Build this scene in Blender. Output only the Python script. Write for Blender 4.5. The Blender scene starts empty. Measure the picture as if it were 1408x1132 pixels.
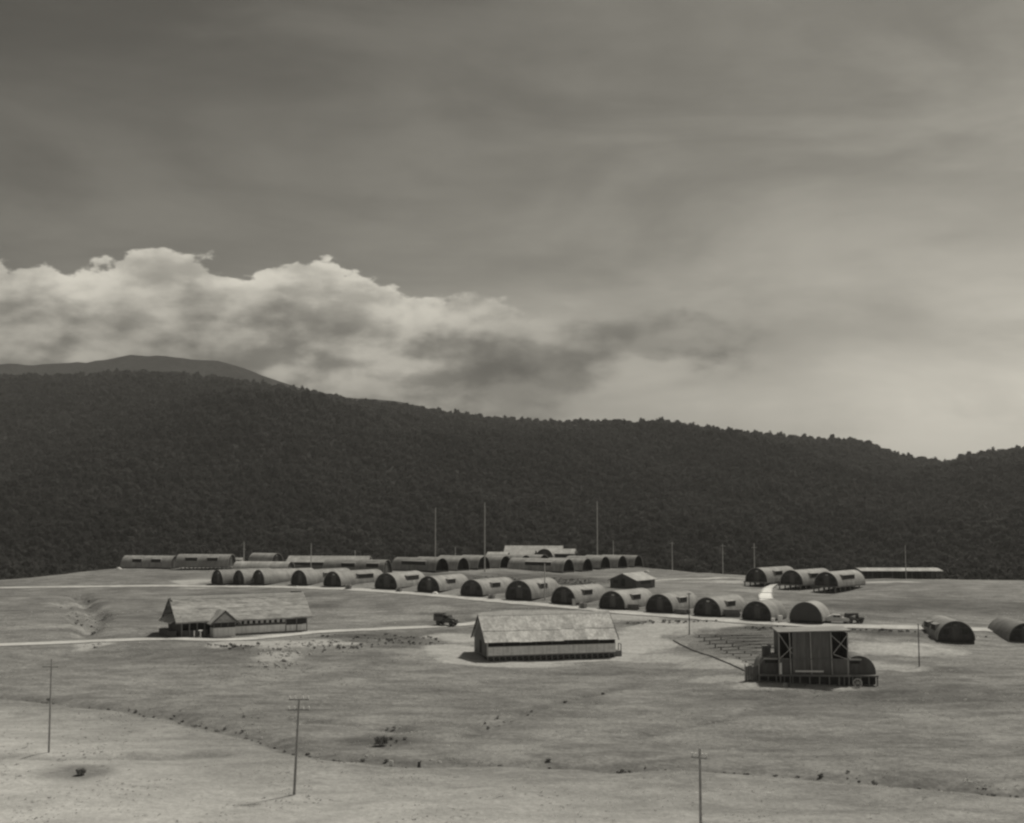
import bpy, math, random
import numpy as np
from mathutils import Vector, Matrix

random.seed(7)
R = math.radians
scene = bpy.context.scene
col = scene.collection

# ------------------------------------------------------------------ camera
ZC, F = 30.0, 1700.0                      # eye height, focal length in pixels of a 1408 px frame
PITCH = math.atan(134.0 / F)
cam_d = bpy.data.cameras.new('camera')
cam_d.sensor_width = 36.0
cam_d.lens = 36.0 * F / 1408.0
cam_d.clip_start = 0.5
cam_d.clip_end = 40000.0
cam = bpy.data.objects.new('camera', cam_d)
cam.location = (0, 0, ZC)
cam.rotation_euler = (math.pi / 2 + PITCH, 0, 0)
col.objects.link(cam)
scene.camera = cam

# ------------------------------------------------------------------ light
SUN_AZ, SUN_EL = 46.0, 57.0               # clockwise from the view direction
TINT = (1.0, 0.948, 0.82)                 # toned monochrome print
sun_d = bpy.data.lights.new('sun', 'SUN')
sun_d.energy = 3.0
sun_d.angle = R(4.0)
sun_d.color = TINT
sun = bpy.data.objects.new('sun', sun_d)
sdir = Vector((math.sin(R(SUN_AZ)) * math.cos(R(SUN_EL)), math.cos(R(SUN_AZ)) * math.cos(R(SUN_EL)), math.sin(R(SUN_EL))))
sun.rotation_euler = sdir.to_track_quat('Z', 'Y').to_euler()
sun.location = (60, -60, 120)
col.objects.link(sun)

world = bpy.data.worlds.new('World')
scene.world = world
world.use_nodes = True


class NT:
    """small helper to write node trees as expressions"""
    def __init__(self, tree):
        self.t = tree; self.n = tree.nodes; self.l = tree.links
    def node(self, typ, **kw):
        n = self.n.new(typ)
        for k, v in kw.items(): setattr(n, k, v)
        return n
    def put(self, sock, v):
        if isinstance(v, bpy.types.NodeSocket): self.l.new(v, sock)
        elif v is not None: sock.default_value = v
    def m(self, op, a, b=None, c=None, clamp=False):
        n = self.node('ShaderNodeMath', operation=op, use_clamp=clamp)
        for s, v in zip(n.inputs, (a, b, c)): self.put(s, v)
        return n.outputs[0]
    def v(self, op, a, b=None):
        n = self.node('ShaderNodeVectorMath', operation=op)
        self.put(n.inputs[0], a)
        if b is not None: self.put(n.inputs['Scale' if op == 'SCALE' else 1], b)
        return n.outputs[0]
    def noise(self, vec, scale, detail=4, rough=0.5, dist=0.0):
        n = self.node('ShaderNodeTexNoise')
        self.put(n.inputs['Vector'], vec)
        n.inputs['Scale'].default_value = scale; n.inputs['Detail'].default_value = detail
        n.inputs['Roughness'].default_value = rough; n.inputs['Distortion'].default_value = dist
        return n.outputs[0]
    def rng(self, x, a, b, c=0.0, d=1.0, smooth=True):
        n = self.node('ShaderNodeMapRange', interpolation_type='SMOOTHSTEP' if smooth else 'LINEAR')
        for s, v in zip(n.inputs, (x, a, b, c, d)): self.put(s, v)
        return n.outputs[0]
    def mix(self, f, a, b):
        n = self.node('ShaderNodeMix', data_type='FLOAT')
        self.put(n.inputs[0], f); self.put(n.inputs[2], a); self.put(n.inputs[3], b)
        return n.outputs[0]
    def curve(self, x, pts):
        n = self.node('ShaderNodeFloatCurve')
        c = n.mapping.curves[0]
        c.points[0].location = pts[0]; c.points[-1].location = pts[-1]
        for p in pts[1:-1]: c.points.new(*p)
        n.mapping.update()
        self.put(n.inputs['Value'], x)
        return n.outputs[0]
    def tint(self, val, tint=(1, 1, 1)):
        n = self.node('ShaderNodeCombineXYZ')
        for s, t in zip(n.inputs, tint): self.put(s, self.m('MULTIPLY', val, t))
        return n.outputs[0]


def build_world():
    w = NT(world.node_tree)
    w.n.clear()
    out = w.node('ShaderNodeOutputWorld'); bg = w.node('ShaderNodeBackground')
    sky = w.node('ShaderNodeTexSky', sky_type='NISHITA', sun_disc=False)
    sky.sun_elevation = R(SUN_EL); sky.sun_rotation = R(SUN_AZ)
    sky.air_density = 1.0; sky.dust_density = 2.0
    bw = w.node('ShaderNodeRGBToBW'); w.l.new(sky.outputs[0], bw.inputs[0])
    clear = bw.outputs[0]
    tc = w.node('ShaderNodeTexCoord')
    d = tc.outputs['Generated']
    sp = w.node('ShaderNodeSeparateXYZ'); w.l.new(d, sp.inputs[0])
    x, y, z = sp.outputs
    az = w.m('ARCTAN2', x, y)
    el = w.m('ARCSINE', z)
    flat = w.v('MULTIPLY', d, (1.0, 1.0, 1.9))
    # thin high veil with slanted streaks, all round the sky
    sl = w.node('ShaderNodeMapping'); sl.inputs['Rotation'].default_value = (0, R(9), 0)
    sl.inputs['Scale'].default_value = (1, 1, 3.6); w.l.new(d, sl.inputs['Vector'])
    veil = w.noise(sl.outputs[0], 3.2, 5, 0.55, 0.6)
    veil2 = w.noise(sl.outputs[0], 9.0, 4, 0.6, 0.3)
    veil = w.m('ADD', w.m('MULTIPLY', veil, 0.75), w.m('MULTIPLY', veil2, 0.25))
    gain = w.rng(veil, 0.34, 0.68, 0.80, 1.22)
    base = w.m('MULTIPLY', clear, gain)
    base = w.m('MULTIPLY', base, w.curve(el, [(0.0, .90), (0.06, .82), (0.10, .72), (0.16, .53), (0.25, .44), (0.36, .36), (0.5, .34), (1.0, .34)]))   # the veil thickens overhead
    # pale broken low cloud
    brk = w.noise(flat, 11.0, 6, 0.58, 0.4)
    low = w.rng(el, 0.145, 0.05)
    patch = w.m('MULTIPLY', w.rng(brk, 0.42, 0.66), low)
    base = w.mix(w.m('MULTIPLY', patch, 0.6), base, 4.2)
    # bank of cumulus standing over the mountains
    t = w.rng(az, -0.5, 0.5, 0.0, 1.0, smooth=False)
    top = w.curve(t, [(0.0, .70), (0.10, .74), (0.135, .755), (0.165, .72), (0.212, .785), (0.262, .765), (0.323, .75), (0.369, .75), (0.433, .71), (0.50, .69), (0.54, .65),
                      (0.615, .635), (0.70, .605), (0.80, .60), (1.0, .60)])
    base = w.m('MULTIPLY', base, w.rng(x, -0.45, 0.55, 0.78, 1.32))              # the veil is thinner on the sun's side
    top = w.m('MULTIPLY', top, 0.255)
    nb = w.noise(flat, 17.0, 6, 0.50, 0.15)
    ns = w.noise(flat, 42.0, 5, 0.55)
    bump = w.m('ADD', w.m('MULTIPLY', w.m('SUBTRACT', nb, 0.5), w.rng(az, -0.05, 0.10, 0.085, 0.045)), w.m('MULTIPLY', w.m('SUBTRACT', ns, 0.5), 0.026))
    depth = w.m('SUBTRACT', w.m('ADD', top, bump), el)          # angle below the cloud's top
    soft = w.rng(az, -0.12, 0.16, 0.0045, 0.022)
    mask = w.m('MULTIPLY', w.rng(w.m('DIVIDE', depth, soft), 0.0, 1.0), w.rng(az, 0.16, 0.25, 1.0, 0.0))
    up = w.v('ADD', flat, (-0.012, 0.0, 0.030))
    nc = w.noise(flat, 13.0, 3.2, 0.45, 0.2); nc2 = w.noise(up, 13.0, 3.2, 0.45, 0.2)
    ns2 = w.noise(w.v('ADD', flat, (-0.004, 0, 0.010)), 42.0, 5, 0.55)
    rel = w.m('ADD', w.m('SUBTRACT', nc, nc2), w.m('MULTIPLY', w.m('SUBTRACT', ns, ns2), 0.42))
    lit = w.rng(rel, -0.20, 0.20)
    near_top = w.rng(depth, 0.065, 0.0)
    grey = w.noise(w.v('ADD', flat, (0.31, 0.0, 0.12)), 6.0, 5, 0.5, 0.4)
    shade = w.m('MULTIPLY', w.m('MULTIPLY', w.rng(grey, 0.32, 0.58), w.rng(depth, 0.006, 0.07)), w.rng(az, -0.32, -0.20, 0.45, 1.0))
    right_dim = w.rng(az, -0.10, 0.10, 1.0, 0.47)
    tone = w.m('ADD', w.m('ADD', 1.7, w.m('MULTIPLY', lit, 3.0)), w.m('MULTIPLY', near_top, 1.9))
    tone = w.m('MULTIPLY', tone, w.mix(shade, 1.0, 0.50))
    tone = w.m('MULTIPLY', tone, right_dim)
    thick = w.rng(az, -0.08, 0.13, 0.115, 0.032)                 # the bank thins to a streak toward the right
    foot = w.rng(w.m('DIVIDE', depth, thick), 0.8, 1.5)          # and fades to pale haze at its foot
    body = w.mix(w.m('MULTIPLY', foot, 0.8), tone, base)
    res = w.mix(mask, base, body)
    w.l.new(w.tint(res, TINT), bg.inputs['Color'])
    bg.inputs['Strength'].default_value = 0.113
    w.l.new(bg.outputs[0], out.inputs[0])


build_world()
world.cycles.sampling_method = 'MANUAL'
world.cycles.sample_map_resolution = 256
vs = scene.view_settings
vs.view_transform = 'Standard'; vs.look = 'None'; vs.gamma = 1.0; vs.exposure = 0.0; vs.use_curve_mapping = False
scene.cycles.filter_width = 2.4           # a soft old lens
scene.cycles.max_bounces = 4
scene.cycles.diffuse_bounces = 2
scene.cycles.volume_bounces = 0
scene.cycles.use_denoising = True

# ------------------------------------------------------------------ materials (greys: the print has no colour)
MATS = {}


def mat(name, val, var=0.25, scale=1.0, rough=0.85, bump=0.0, bscale=8.0, stretch=(1, 1, 1), spec=0.25, streak=0.0):
    if name in MATS: return MATS[name]
    m = bpy.data.materials.new(name); m.use_nodes = True
    w = NT(m.node_tree)
    bs = w.n['Principled BSDF']
    tc = w.node('ShaderNodeTexCoord').outputs['Object']
    oi = w.node('ShaderNodeObjectInfo')
    vec = w.v('ADD', w.v('MULTIPLY', tc, stretch), w.v('SCALE', (37.0, 19.0, 53.0), oi.outputs['Random']))
    n1 = w.noise(vec, scale, 5, 0.6)
    n2 = w.noise(vec, scale * 5.3, 4, 0.6)
    k = w.m('ADD', w.m('MULTIPLY', n1, 0.65), w.m('MULTIPLY', n2, 0.35))
    k = w.rng(k, 0.3, 0.7, 1.0 - var, 1.0 + var)
    k = w.m('MULTIPLY', k, w.rng(oi.outputs['Random'], 0, 1, 1 - var * .35, 1 + var * .35, smooth=False))
    if streak:
        s = w.noise(w.v('MULTIPLY', tc, (1.0, 1.0, 0.06)), 2.2, 4, 0.6)
        k = w.m('MULTIPLY', k, w.rng(s, 0.35, 0.65, 1 - streak, 1 + streak))
    w.l.new(w.tint(w.m('MULTIPLY', k, val)), bs.inputs['Base Color'])
    bs.inputs['Roughness'].default_value = rough
    bs.inputs['Specular IOR Level'].default_value = spec
    if bump:
        b = w.node('ShaderNodeBump'); b.inputs['Strength'].default_value = bump
        b.inputs['Distance'].default_value = 0.05
        w.l.new(w.noise(vec, bscale, 4, 0.6), b.inputs['Height']); w.l.new(b.outputs[0], bs.inputs['Normal'])
    MATS[name] = m
    return m


def mat_shell(name, val, rib=7.0):
    """weathered corrugated sheet: ribs run round the arch"""
    m = bpy.data.materials.new(name); m.use_nodes = True
    w = NT(m.node_tree); bs = w.n['Principled BSDF']
    tc = w.node('ShaderNodeTexCoord').outputs['Object']
    oi = w.node('ShaderNodeObjectInfo')
    vec = w.v('ADD', tc, w.v('SCALE', (37.0, 19.0, 53.0), oi.outputs['Random']))
    n1 = w.noise(vec, 0.5, 5, 0.6)
    st = w.noise(w.v('MULTIPLY', vec, (0.25, 1.6, 0.25)), 1.4, 5, 0.65)
    sp = w.node('ShaderNodeSeparateXYZ'); w.l.new(tc, sp.inputs[0])
    sheet = w.node('ShaderNodeTexWhiteNoise', noise_dimensions='1D')
    w.l.new(w.m('ADD', w.m('FLOOR', w.m('DIVIDE', sp.outputs[1], 1.22)), w.m('MULTIPLY', oi.outputs['Random'], 50)), sheet.inputs['W'])
    k = w.m('MULTIPLY', w.rng(n1, 0.3, 0.7, 0.80, 1.18), w.rng(st, 0.3, 0.7, 0.82, 1.16))
    k = w.m('MULTIPLY', k, w.rng(sheet.outputs[0], 0, 1, 0.92, 1.07, smooth=False))
    k = w.m('MULTIPLY', k, w.rng(oi.outputs['Random'], 0, 1, 0.80, 1.18, smooth=False))
    w.l.new(w.tint(w.m('MULTIPLY', k, val)), bs.inputs['Base Color'])
    bs.inputs['Roughness'].default_value = 0.62; bs.inputs['Specular IOR Level'].default_value = 0.3
    b = w.node('ShaderNodeBump'); b.inputs['Strength'].default_value = 0.35; b.inputs['Distance'].default_value = 0.03
    w.l.new(w.m('SINE', w.m('MULTIPLY', sp.outputs[1], 2 * math.pi * rib)), b.inputs['Height'])
    w.l.new(b.outputs[0], bs.inputs['Normal'])
    return m


SHELL = mat_shell('corrugated_sheet', 0.305)
SHELL_PALE = mat_shell('corrugated_sheet_pale', 0.37)
SHELL_DARK = mat_shell('corrugated_sheet_dark', 0.17)
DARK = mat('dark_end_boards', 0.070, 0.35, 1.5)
DARK2 = mat('dark_boards', 0.125, 0.3, 1.2, stretch=(1, 1, .2))
BLACK = mat('mesh_and_shade_dark', 0.045, 0.3, 2.0)
VOID = mat('interior_shade', 0.036, 0.3, 1.5)
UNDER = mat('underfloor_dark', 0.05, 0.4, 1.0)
PALE = mat('pale_board', 0.52, 0.2, 1.2)
WHITE = mat('white_paint', 0.85, 0.1, 2.0)
TIMBER = mat('weathered_timber', 0.20, 0.25, 2.0, stretch=(1, 1, .25))
POLE = mat('grey_pole', 0.50, 0.2, 2.0)
POLE_D = mat('dark_pole', 0.085, 0.3, 2.0)
THATCH = mat('thatch', 0.40, 0.42, 0.9, 0.95, 0.8, 7.0, stretch=(1, .35, 1))
ROOFB = mat('pale_roof_sheet', 0.56, 0.36, 0.55, 0.85, 0.3, 5.0, streak=0.14)
WALLB = mat('pale_wall_board', 0.78, 0.12, 1.0, streak=.1)
CANVAS = mat('grey_canvas', 0.10, 0.12, 1.0)
GREYW = mat('grey_wall_board', 0.17, 0.2, 1.0)
METAL_D = mat('vehicle_paint_dull', 0.10, 0.25, 1.5, 0.55, spec=.4)
METAL_P = mat('vehicle_paint_pale', 0.60, 0.2, 1.5, 0.45, spec=.4)
RUBBER = mat('tyre_rubber', 0.035, 0.2, 3.0)
GLASS = mat('window_glass', 0.05, 0.1, 1.0, 0.12, spec=.6)
STONE = mat('pale_stone', 0.40, 0.25, 1.5, bump=.5)
ROADM = mat('pale_road_dirt', 0.54, 0.22, 0.35, 0.95, 0.4, 4.0)
BARK = mat('bark', 0.08, 0.3, 2.0)


def mat_leaf(name, val, trans=0.35):
    m = bpy.data.materials.new(name); m.use_nodes = True
    w = NT(m.node_tree); bs = w.n['Principled BSDF']
    oi = w.node('ShaderNodeObjectInfo')
    geo = w.node('ShaderNodeNewGeometry')
    n = w.noise(geo.outputs['Position'], 0.012, 4, 0.6)
    n2 = w.noise(geo.outputs['Position'], 0.5, 2, 0.6)
    k = w.m('MULTIPLY', w.rng(n, 0.35, 0.65, 0.78, 1.25), w.rng(n2, 0.3, 0.7, 0.8, 1.2))
    k = w.m('MULTIPLY', k, w.rng(oi.outputs['Random'], 0, 1, 0.78, 1.24, smooth=False))
    w.l.new(w.tint(w.m('MULTIPLY', k, val)), bs.inputs['Base Color'])
    n_ = w.node; out = w.n['Material Output']
    df, tr, mx = n_('ShaderNodeBsdfDiffuse'), n_('ShaderNodeBsdfTranslucent'), n_('ShaderNodeMixShader')
    c_ = bs.inputs['Base Color'].links[0].from_socket
    w.l.new(c_, df.inputs[0]); w.l.new(c_, tr.inputs[0]); mx.inputs[0].default_value = trans
    w.l.new(df.outputs[0], mx.inputs[1]); w.l.new(tr.outputs[0], mx.inputs[2]); w.l.new(mx.outputs[0], out.inputs[0])
    w.n.remove(bs)
    return m


LEAF = mat_leaf('forest_leaves', 0.068, 0.5)
SCRUB = mat_leaf('scrub_leaves', 0.30, .5)
GRASS = mat_leaf('grass_blades', 0.60, 0.5)


# ------------------------------------------------------------------ mesh helpers
class MB:
    def __init__(self): self.v = []; self.f = []
    def add(self, vs, fs):
        o = len(self.v); self.v += [tuple(p) for p in vs]; self.f += [tuple(o + i for i in q) for q in fs]; return self
    def box(self, x0, x1, y0, y1, z0, z1):
        return self.add([(x0, y0, z0), (x1, y0, z0), (x1, y1, z0), (x0, y1, z0), (x0, y0, z1), (x1, y0, z1), (x1, y1, z1), (x0, y1, z1)],
                        [(0, 3, 2, 1), (4, 5, 6, 7), (0, 1, 5, 4), (1, 2, 6, 5), (2, 3, 7, 6), (3, 0, 4, 7)])
    def tube(self, a, b, r0, r1=None, n=8):
        a, b = Vector(a), Vector(b); r1 = r0 if r1 is None else r1
        q = (b - a).to_track_quat('Z', 'Y')
        ring = lambda c, r: [c + q @ Vector((r * math.cos(2 * math.pi * i / n), r * math.sin(2 * math.pi * i / n), 0)) for i in range(n)]
        return self.add(ring(a, r0) + ring(b, r1), [(i, (i + 1) % n, n + (i + 1) % n, n + i) for i in range(n)] + [tuple(range(n))[::-1], tuple(range(n, 2 * n))])
    def bar(self, a, b, w, h=None):
        a, b = Vector(a), Vector(b); h = w if h is None else h
        q = (b - a).to_track_quat('Z', 'Y')
        pts = [(-w / 2, -h / 2), (w / 2, -h / 2), (w / 2, h / 2), (-w / 2, h / 2)]
        vs = [a + q @ Vector((x, y, 0)) for x, y in pts] + [b + q @ Vector((x, y, 0)) for x, y in pts]
        return self.add(vs, [(0, 3, 2, 1), (4, 5, 6, 7), (0, 1, 5, 4), (1, 2, 6, 5), (2, 3, 7, 6), (3, 0, 4, 7)])
    def prism(self, prof, y0, y1):
        """profile in x,z extruded along y"""
        n = len(prof)
        return self.add([(x, y0, z) for x, z in prof] + [(x, y1, z) for x, z in prof],
                        [(i, (i + 1) % n, n + (i + 1) % n, n + i) for i in range(n)] + [tuple(range(n)), tuple(range(n, 2 * n))[::-1]])
    def xprism(self, prof, x0, x1):
        """profile in y,z extruded along x"""
        n = len(prof)
        return self.add([(x0, y, z) for y, z in prof] + [(x1, y, z) for y, z in prof],
                        [(i, (i + 1) % n, n + (i + 1) % n, n + i) for i in range(n)] + [tuple(range(n)), tuple(range(n, 2 * n))[::-1]])
    def slab(self, quad, t):
        """thin plate: quad of four corners, thickness t against its normal"""
        q = [Vector(p) for p in quad]
        nrm = (q[1] - q[0]).cross(q[3] - q[0]).normalized() * t
        return self.add(q + [p - nrm for p in q], [(0, 1, 2, 3), (7, 6, 5, 4), (0, 4, 5, 1), (1, 5, 6, 2), (2, 6, 7, 3), (3, 7, 4, 0)])
    def mesh(self, name, m, smooth=False):
        me = bpy.data.meshes.new(name)
        me.from_pydata(self.v, [], self.f); me.materials.append(m)
        if smooth: me.polygons.foreach_set('use_smooth', [True] * len(me.polygons))
        me.update()
        return me
    def build(self, name, m, parent=None, smooth=False):
        return link(name, self.mesh(name, m, smooth), parent)


def link(name, me, parent=None):
    o = bpy.data.objects.new(name, me); col.objects.link(o)
    if parent: o.parent = parent
    return o


def tag(o, label, cat, group=None):
    o['label'] = label; o['category'] = cat
    if group: o['group'] = group
    return o


def thing(name, loc, az, label, cat, group=None):
    """Empty at the thing's base; az = compass direction its local +Y points, clockwise from the view direction"""
    o = bpy.data.objects.new(name, None); col.objects.link(o)
    o.location = loc; o.rotation_euler = (0, 0, -R(az)); o.empty_display_size = 0.5
    return tag(o, label, cat, group)


def copy_tree(o, parent=None):
    c = o.copy(); col.objects.link(c)
    if parent: c.parent = parent
    for ch in list(o.children): copy_tree(ch, c)
    return c


# ------------------------------------------------------------------ pixel -> place
def ray(px, py):
    u, v = (px - 704.0) / F, (566.0 - py) / F
    return Vector((u, math.cos(PITCH) - v * math.sin(PITCH), math.sin(PITCH) + v * math.cos(PITCH)))


def at(px, py, d):
    r = ray(px, py); return Vector((0, 0, ZC)) + r * (d / r.y)


# ------------------------------------------------------------------ terrain
def vnoise(x, y, seed=0):
    """value noise"""
    xi, yi = np.floor(x).astype(np.int64), np.floor(y).astype(np.int64)
    fx, fy = x - xi, y - yi
    fx, fy = fx * fx * (3 - 2 * fx), fy * fy * (3 - 2 * fy)
    def h(i, j):
        n = (i * 374761393 + j * 668265263 + seed * 974634777) & 0x7fffffff
        n = ((n ^ (n >> 13)) * 1274126177) & 0x7fffffff
        return ((n ^ (n >> 16)) & 0xffff) / 65535.0
    return (h(xi, yi) * (1 - fx) + h(xi + 1, yi) * fx) * (1 - fy) + (h(xi, yi + 1) * (1 - fx) + h(xi + 1, yi + 1) * fx) * fy


def fbm(x, y, octv=4, seed=0):
    s, a, t = 0, 1.0, 0
    for k in range(octv):
        s = s + a * vnoise(x * 2 ** k, y * 2 ** k, seed + k * 17); t += a; a *= 0.5
    return s / t - 0.5


# front row of huts: px, py of the foot of the arch, distance, axis azimuth, length, end kind
FRONT = [(298.5, 804, 306, 50, 14.6), (328, 804.5, 303, 50, 14.6), (355, 804.5, 300, 50, 14.6), (411, 805, 295, 40, 14.6), (457, 807, 290, 38, 14.6),
         (530.5, 810, 283, 28, 13), (589, 814.5, 277, 29, 13), (648.5, 820, 270, 33, 13), (713, 825.5, 262, 30, 13), (774.5, 831, 256, 36, 12),
         (841.5, 838, 249, 35, 12), (906.5, 842.5, 243, 35, 12), (972.5, 847.5, 237, 38, 11), (1040.5, 853.5, 230, 36, 6.5), (1108, 857.5, 226, 34, 4.5),
         (1315, 884, 211, 6, 12), (1412, 886, 215, 4, 12)]
MID = [(608, 787.5, 325, -57, 14.6), (637, 784.5, 335, -57, 14.6), (665.5, 783, 342, -57, 14.6), (695.5, 782, 350, -57, 14.6),
       (723, 781, 360, -57, 12), (748.5, 780, 368, -57, 12)]
NROW = [(782, 787, 338, -57, 18), (808, 786, 345, -57, 12), (832.5, 782.5, 355, -57, 12), (856, 780.5, 365, -57, 12), (878, 780, 375, -57, 12)]
CP = [(p[0], p[1], p[2]) for p in FRONT[:16] + MID + NROW]
CP += [(1040, 807, 300), (1088, 812, 292), (1136, 815, 285), (1190, 803, 300), (1240, 797, 325), (1290, 797, 325),       # right huts, shed
       (319, 783, 345), (243, 783, 347), (241, 781.5, 350), (167, 781.5, 353), (388, 777, 380), (400, 792, 325), (326, 791, 328),
       (533, 788.5, 312), (454, 788, 317), (509, 783, 345), (398, 784, 348), (748, 769, 430), (700, 767, 440), (790, 768, 440),
       (885, 783, 392), (955, 787, 366), (1027, 792, 343), (1370, 800, 345), (1290, 799, 342), (40, 796, 330), (100, 790, 338), (-150, 803, 330), (1560, 803, 345),
       (865, 806, 290), (760, 803, 305), (700, 800, 310),
       (40, 808, 300), (160, 806, 303), (-150, 812, 295), (1400, 870, 225), (1600, 880, 222), (1180, 860, 224), (1250, 863, 222),
       (60, 850, 238), (150, 845, 244), (-150, 860, 232),
       (245, 877, 211), (425, 868, 222.6), (330, 875, 215), (40, 886, 207), (-150, 890, 204), (335, 905, 190), (430, 905, 192), (520, 900, 194),
       (615, 861.5, 227), (670, 909, 192), (848, 898, 202.6), (760, 860, 228), (900, 880, 214), (930, 865, 224),
       (1040, 940, 173), (1180, 936, 175), (980, 900, 198), (1010, 873, 215), (1264, 915, 187), (1390, 920, 184), (1600, 925, 182),
       (404, 960, 163), (700, 965, 162), (1000, 975, 157), (1300, 975, 157), (60, 960, 163), (-150, 965, 160),
       (60, 1040, 126), (400, 1040, 126), (700, 1045, 125), (1000, 1055, 122), (1300, 1070, 118), (1600, 1070, 118), (-150, 1040, 126),
       (100, 1115, 106), (500, 1115, 106), (900, 1115, 106), (1350, 1115, 106), (1700, 1115, 106), (-250, 1115, 106)]
cpw = [at(*c) for c in CP]
# the plateau falls away behind the camp
for x, y, z in [(-170, 385, 3), (-130, 395, 3), (-85, 420, 4), (-40, 455, 8), (0, 490, 8), (40, 470, 6), (62, 430, 4), (90, 395, 3), (130, 395, 3), (190, 395, 3),
                (-250, 400, 1), (250, 400, 1), (-150, 480, -4), (-50, 530, -4), (50, 530, -4), (150, 480, -4), (-280, 300, 11), (280, 300, 10), (-250, 200, 7), (270, 200, 6),
                (-250, 110, 4), (250, 110, 4), (-120, 80, 4), (0, 80, 4), (120, 80, 4), (0, 40, 5), (-150, 40, 5), (150, 40, 5)]:
    cpw.append(Vector((x, y, z)))
cpa = np.array([[p.x, p.y] for p in cpw]) / 100.0
cpz = np.array([p.z for p in cpw])


def tps(r2): return 0.5 * r2 * np.log(np.maximum(r2, 1e-12))


_n = len(cpa)
_K = tps(((cpa[:, None, :] - cpa[None, :, :]) ** 2).sum(-1)) + np.eye(_n) * 6e-4
_P = np.hstack([np.ones((_n, 1)), cpa])
_A = np.zeros((_n + 3, _n + 3)); _A[:_n, :_n] = _K; _A[:_n, _n:] = _P; _A[_n:, :_n] = _P.T
_sol = np.linalg.solve(_A, np.concatenate([cpz, np.zeros(3)]))


def smooth_ground(x, y):
    x = np.atleast_1d(np.asarray(x, float)); y = np.atleast_1d(np.asarray(y, float))
    shp = x.shape; xs, ys = x.ravel() / 100, y.ravel() / 100
    z = _sol[_n] + _sol[_n + 1] * xs + _sol[_n + 2] * ys
    for i in range(_n):
        z = z + _sol[i] * tps((xs - cpa[i, 0]) ** 2 + (ys - cpa[i, 1]) ** 2)
    X, Y = xs * 100, ys * 100
    far = np.clip(np.maximum((np.abs(X) - 230) / 120, (Y - 450) / 110), 0, 1); far = far * far * (3 - 2 * far)
    z = z * (1 - far) + (-5.0) * far
    knoll = ZC - 2.2 - 0.46 * np.sqrt(np.maximum(Y, 0) ** 2 + (X * 0.25) ** 2)      # the hill the camera stands on
    k = np.clip(0.5 + (knoll - z) / 10.0, 0, 1)
    nearcam = np.clip((75 - Y) / 15, 0, 1)
    z = z * (1 - nearcam) + nearcam * (knoll * k + z * (1 - k) + 2.5 * k * (1 - k))
    return z.reshape(shp)


def hit(px, py, d0=70.0):
    """where the sight line through a pixel of the photograph meets the ground"""
    r = ray(px, py); ds = np.arange(d0, 520, 0.5)
    X = r.x / r.y * ds; Z = ZC + r.z / r.y * ds
    g = smooth_ground(X, ds)
    i = int(np.argmax(g > Z)) if (g > Z).any() else len(ds) - 1
    return np.array([X[i], ds[i]])


def line(pts): return np.array([hit(*p) for p in pts])


def dist_line(X, Y, L):
    best = np.full(X.shape, 1e9)
    for a, b in zip(L[:-1], L[1:]):
        d = b - a; t = np.clip(((X - a[0]) * d[0] + (Y - a[1]) * d[1]) / max(1e-6, d @ d), 0, 1)
        best = np.minimum(best, np.hypot(X - a[0] - t * d[0], Y - a[1] - t * d[1]))
    return best


ROAD1 = line([(-120, 811), (-30, 809.5), (40, 808.5), (150, 807), (230, 806), (300, 807), (411, 808.5), (470, 810.5), (530, 814), (589, 818.5), (648, 824), (713, 829.5), (775, 835),
              (841, 841.5), (906, 846.5), (972, 851.5), (1040, 857), (1108, 860.5), (1180, 862), (1240, 864), (1290, 865), (1420, 868), (1550, 872)])
ROAD2 = line([(-120, 892), (-30, 888.5), (40, 886), (120, 883), (200, 880), (245, 879), (300, 881.5), (345, 879), (400, 874), (440, 869.5), (520, 866), (600, 862.5), (640, 860), (700, 850)])
TRACK = line([(893, 799), (930, 797), (960, 796), (1010, 794.5), (1050, 796), (1080, 800)])
DITCH = line([(-60, 955), (60, 962), (110, 968), (180, 976), (250, 990), (330, 1010), (400, 1030), (460, 1040), (520, 1045), (600, 1046), (700, 1047), (800, 1050), (900, 1054), (1000, 1058),
              (1100, 1063), (1200, 1071), (1300, 1081), (1450, 1092)])
DITCH2 = line([(330, 985), (400, 992), (480, 998), (560, 1004)])
DITCH3 = line([(-40, 1040), (80, 1042), (180, 1041), (300, 1040)])
PATH = line([(640, 1015), (690, 993), (740, 975), (800, 958), (850, 948)])
PATH2 = line([(870, 1012), (930, 1000), (1010, 985), (1080, 960), (1200, 955), (1360, 952)])
GULLY = line([(110, 818), (122, 835), (135, 848), (128, 862), (118, 874)])
GULLY2 = line([(85, 826), (100, 842), (112, 858)])


def detail(X, Y):
    dr = np.minimum(dist_line(X, Y, ROAD1), dist_line(X, Y, ROAD2))
    calm = np.clip((dr - 2.5) / 6.0, 0.05, 1)
    z = fbm(X / 16, Y / 16, 3, 3) * 0.75 * calm + fbm(X / 3.1, Y / 3.1, 3, 9) * 0.24 * calm
    wob = fbm(X / 5, Y / 5, 2, 21) * 3.0
    for L, dep, wid in ((DITCH, 0.6, 1.4), (DITCH2, 0.5, 1.0), (DITCH3, 0.35, 0.8), (PATH, 0.3, 0.8), (PATH2, 0.3, 0.9), (GULLY, 1.5, 1.6), (GULLY2, 0.8, 1.3)):
        d = dist_line(X + wob * .35, Y + wob * .6, L)
        z = z - dep * np.exp(-(d / wid) ** 2)
    return z


def ground(x, y): return float((smooth_ground(x, y) + detail(np.atleast_1d(float(x)), np.atleast_1d(float(y))))[0])


def on(px, py):
    p = hit(px, py); return Vector((p[0], p[1], ground(p[0], p[1])))


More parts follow.
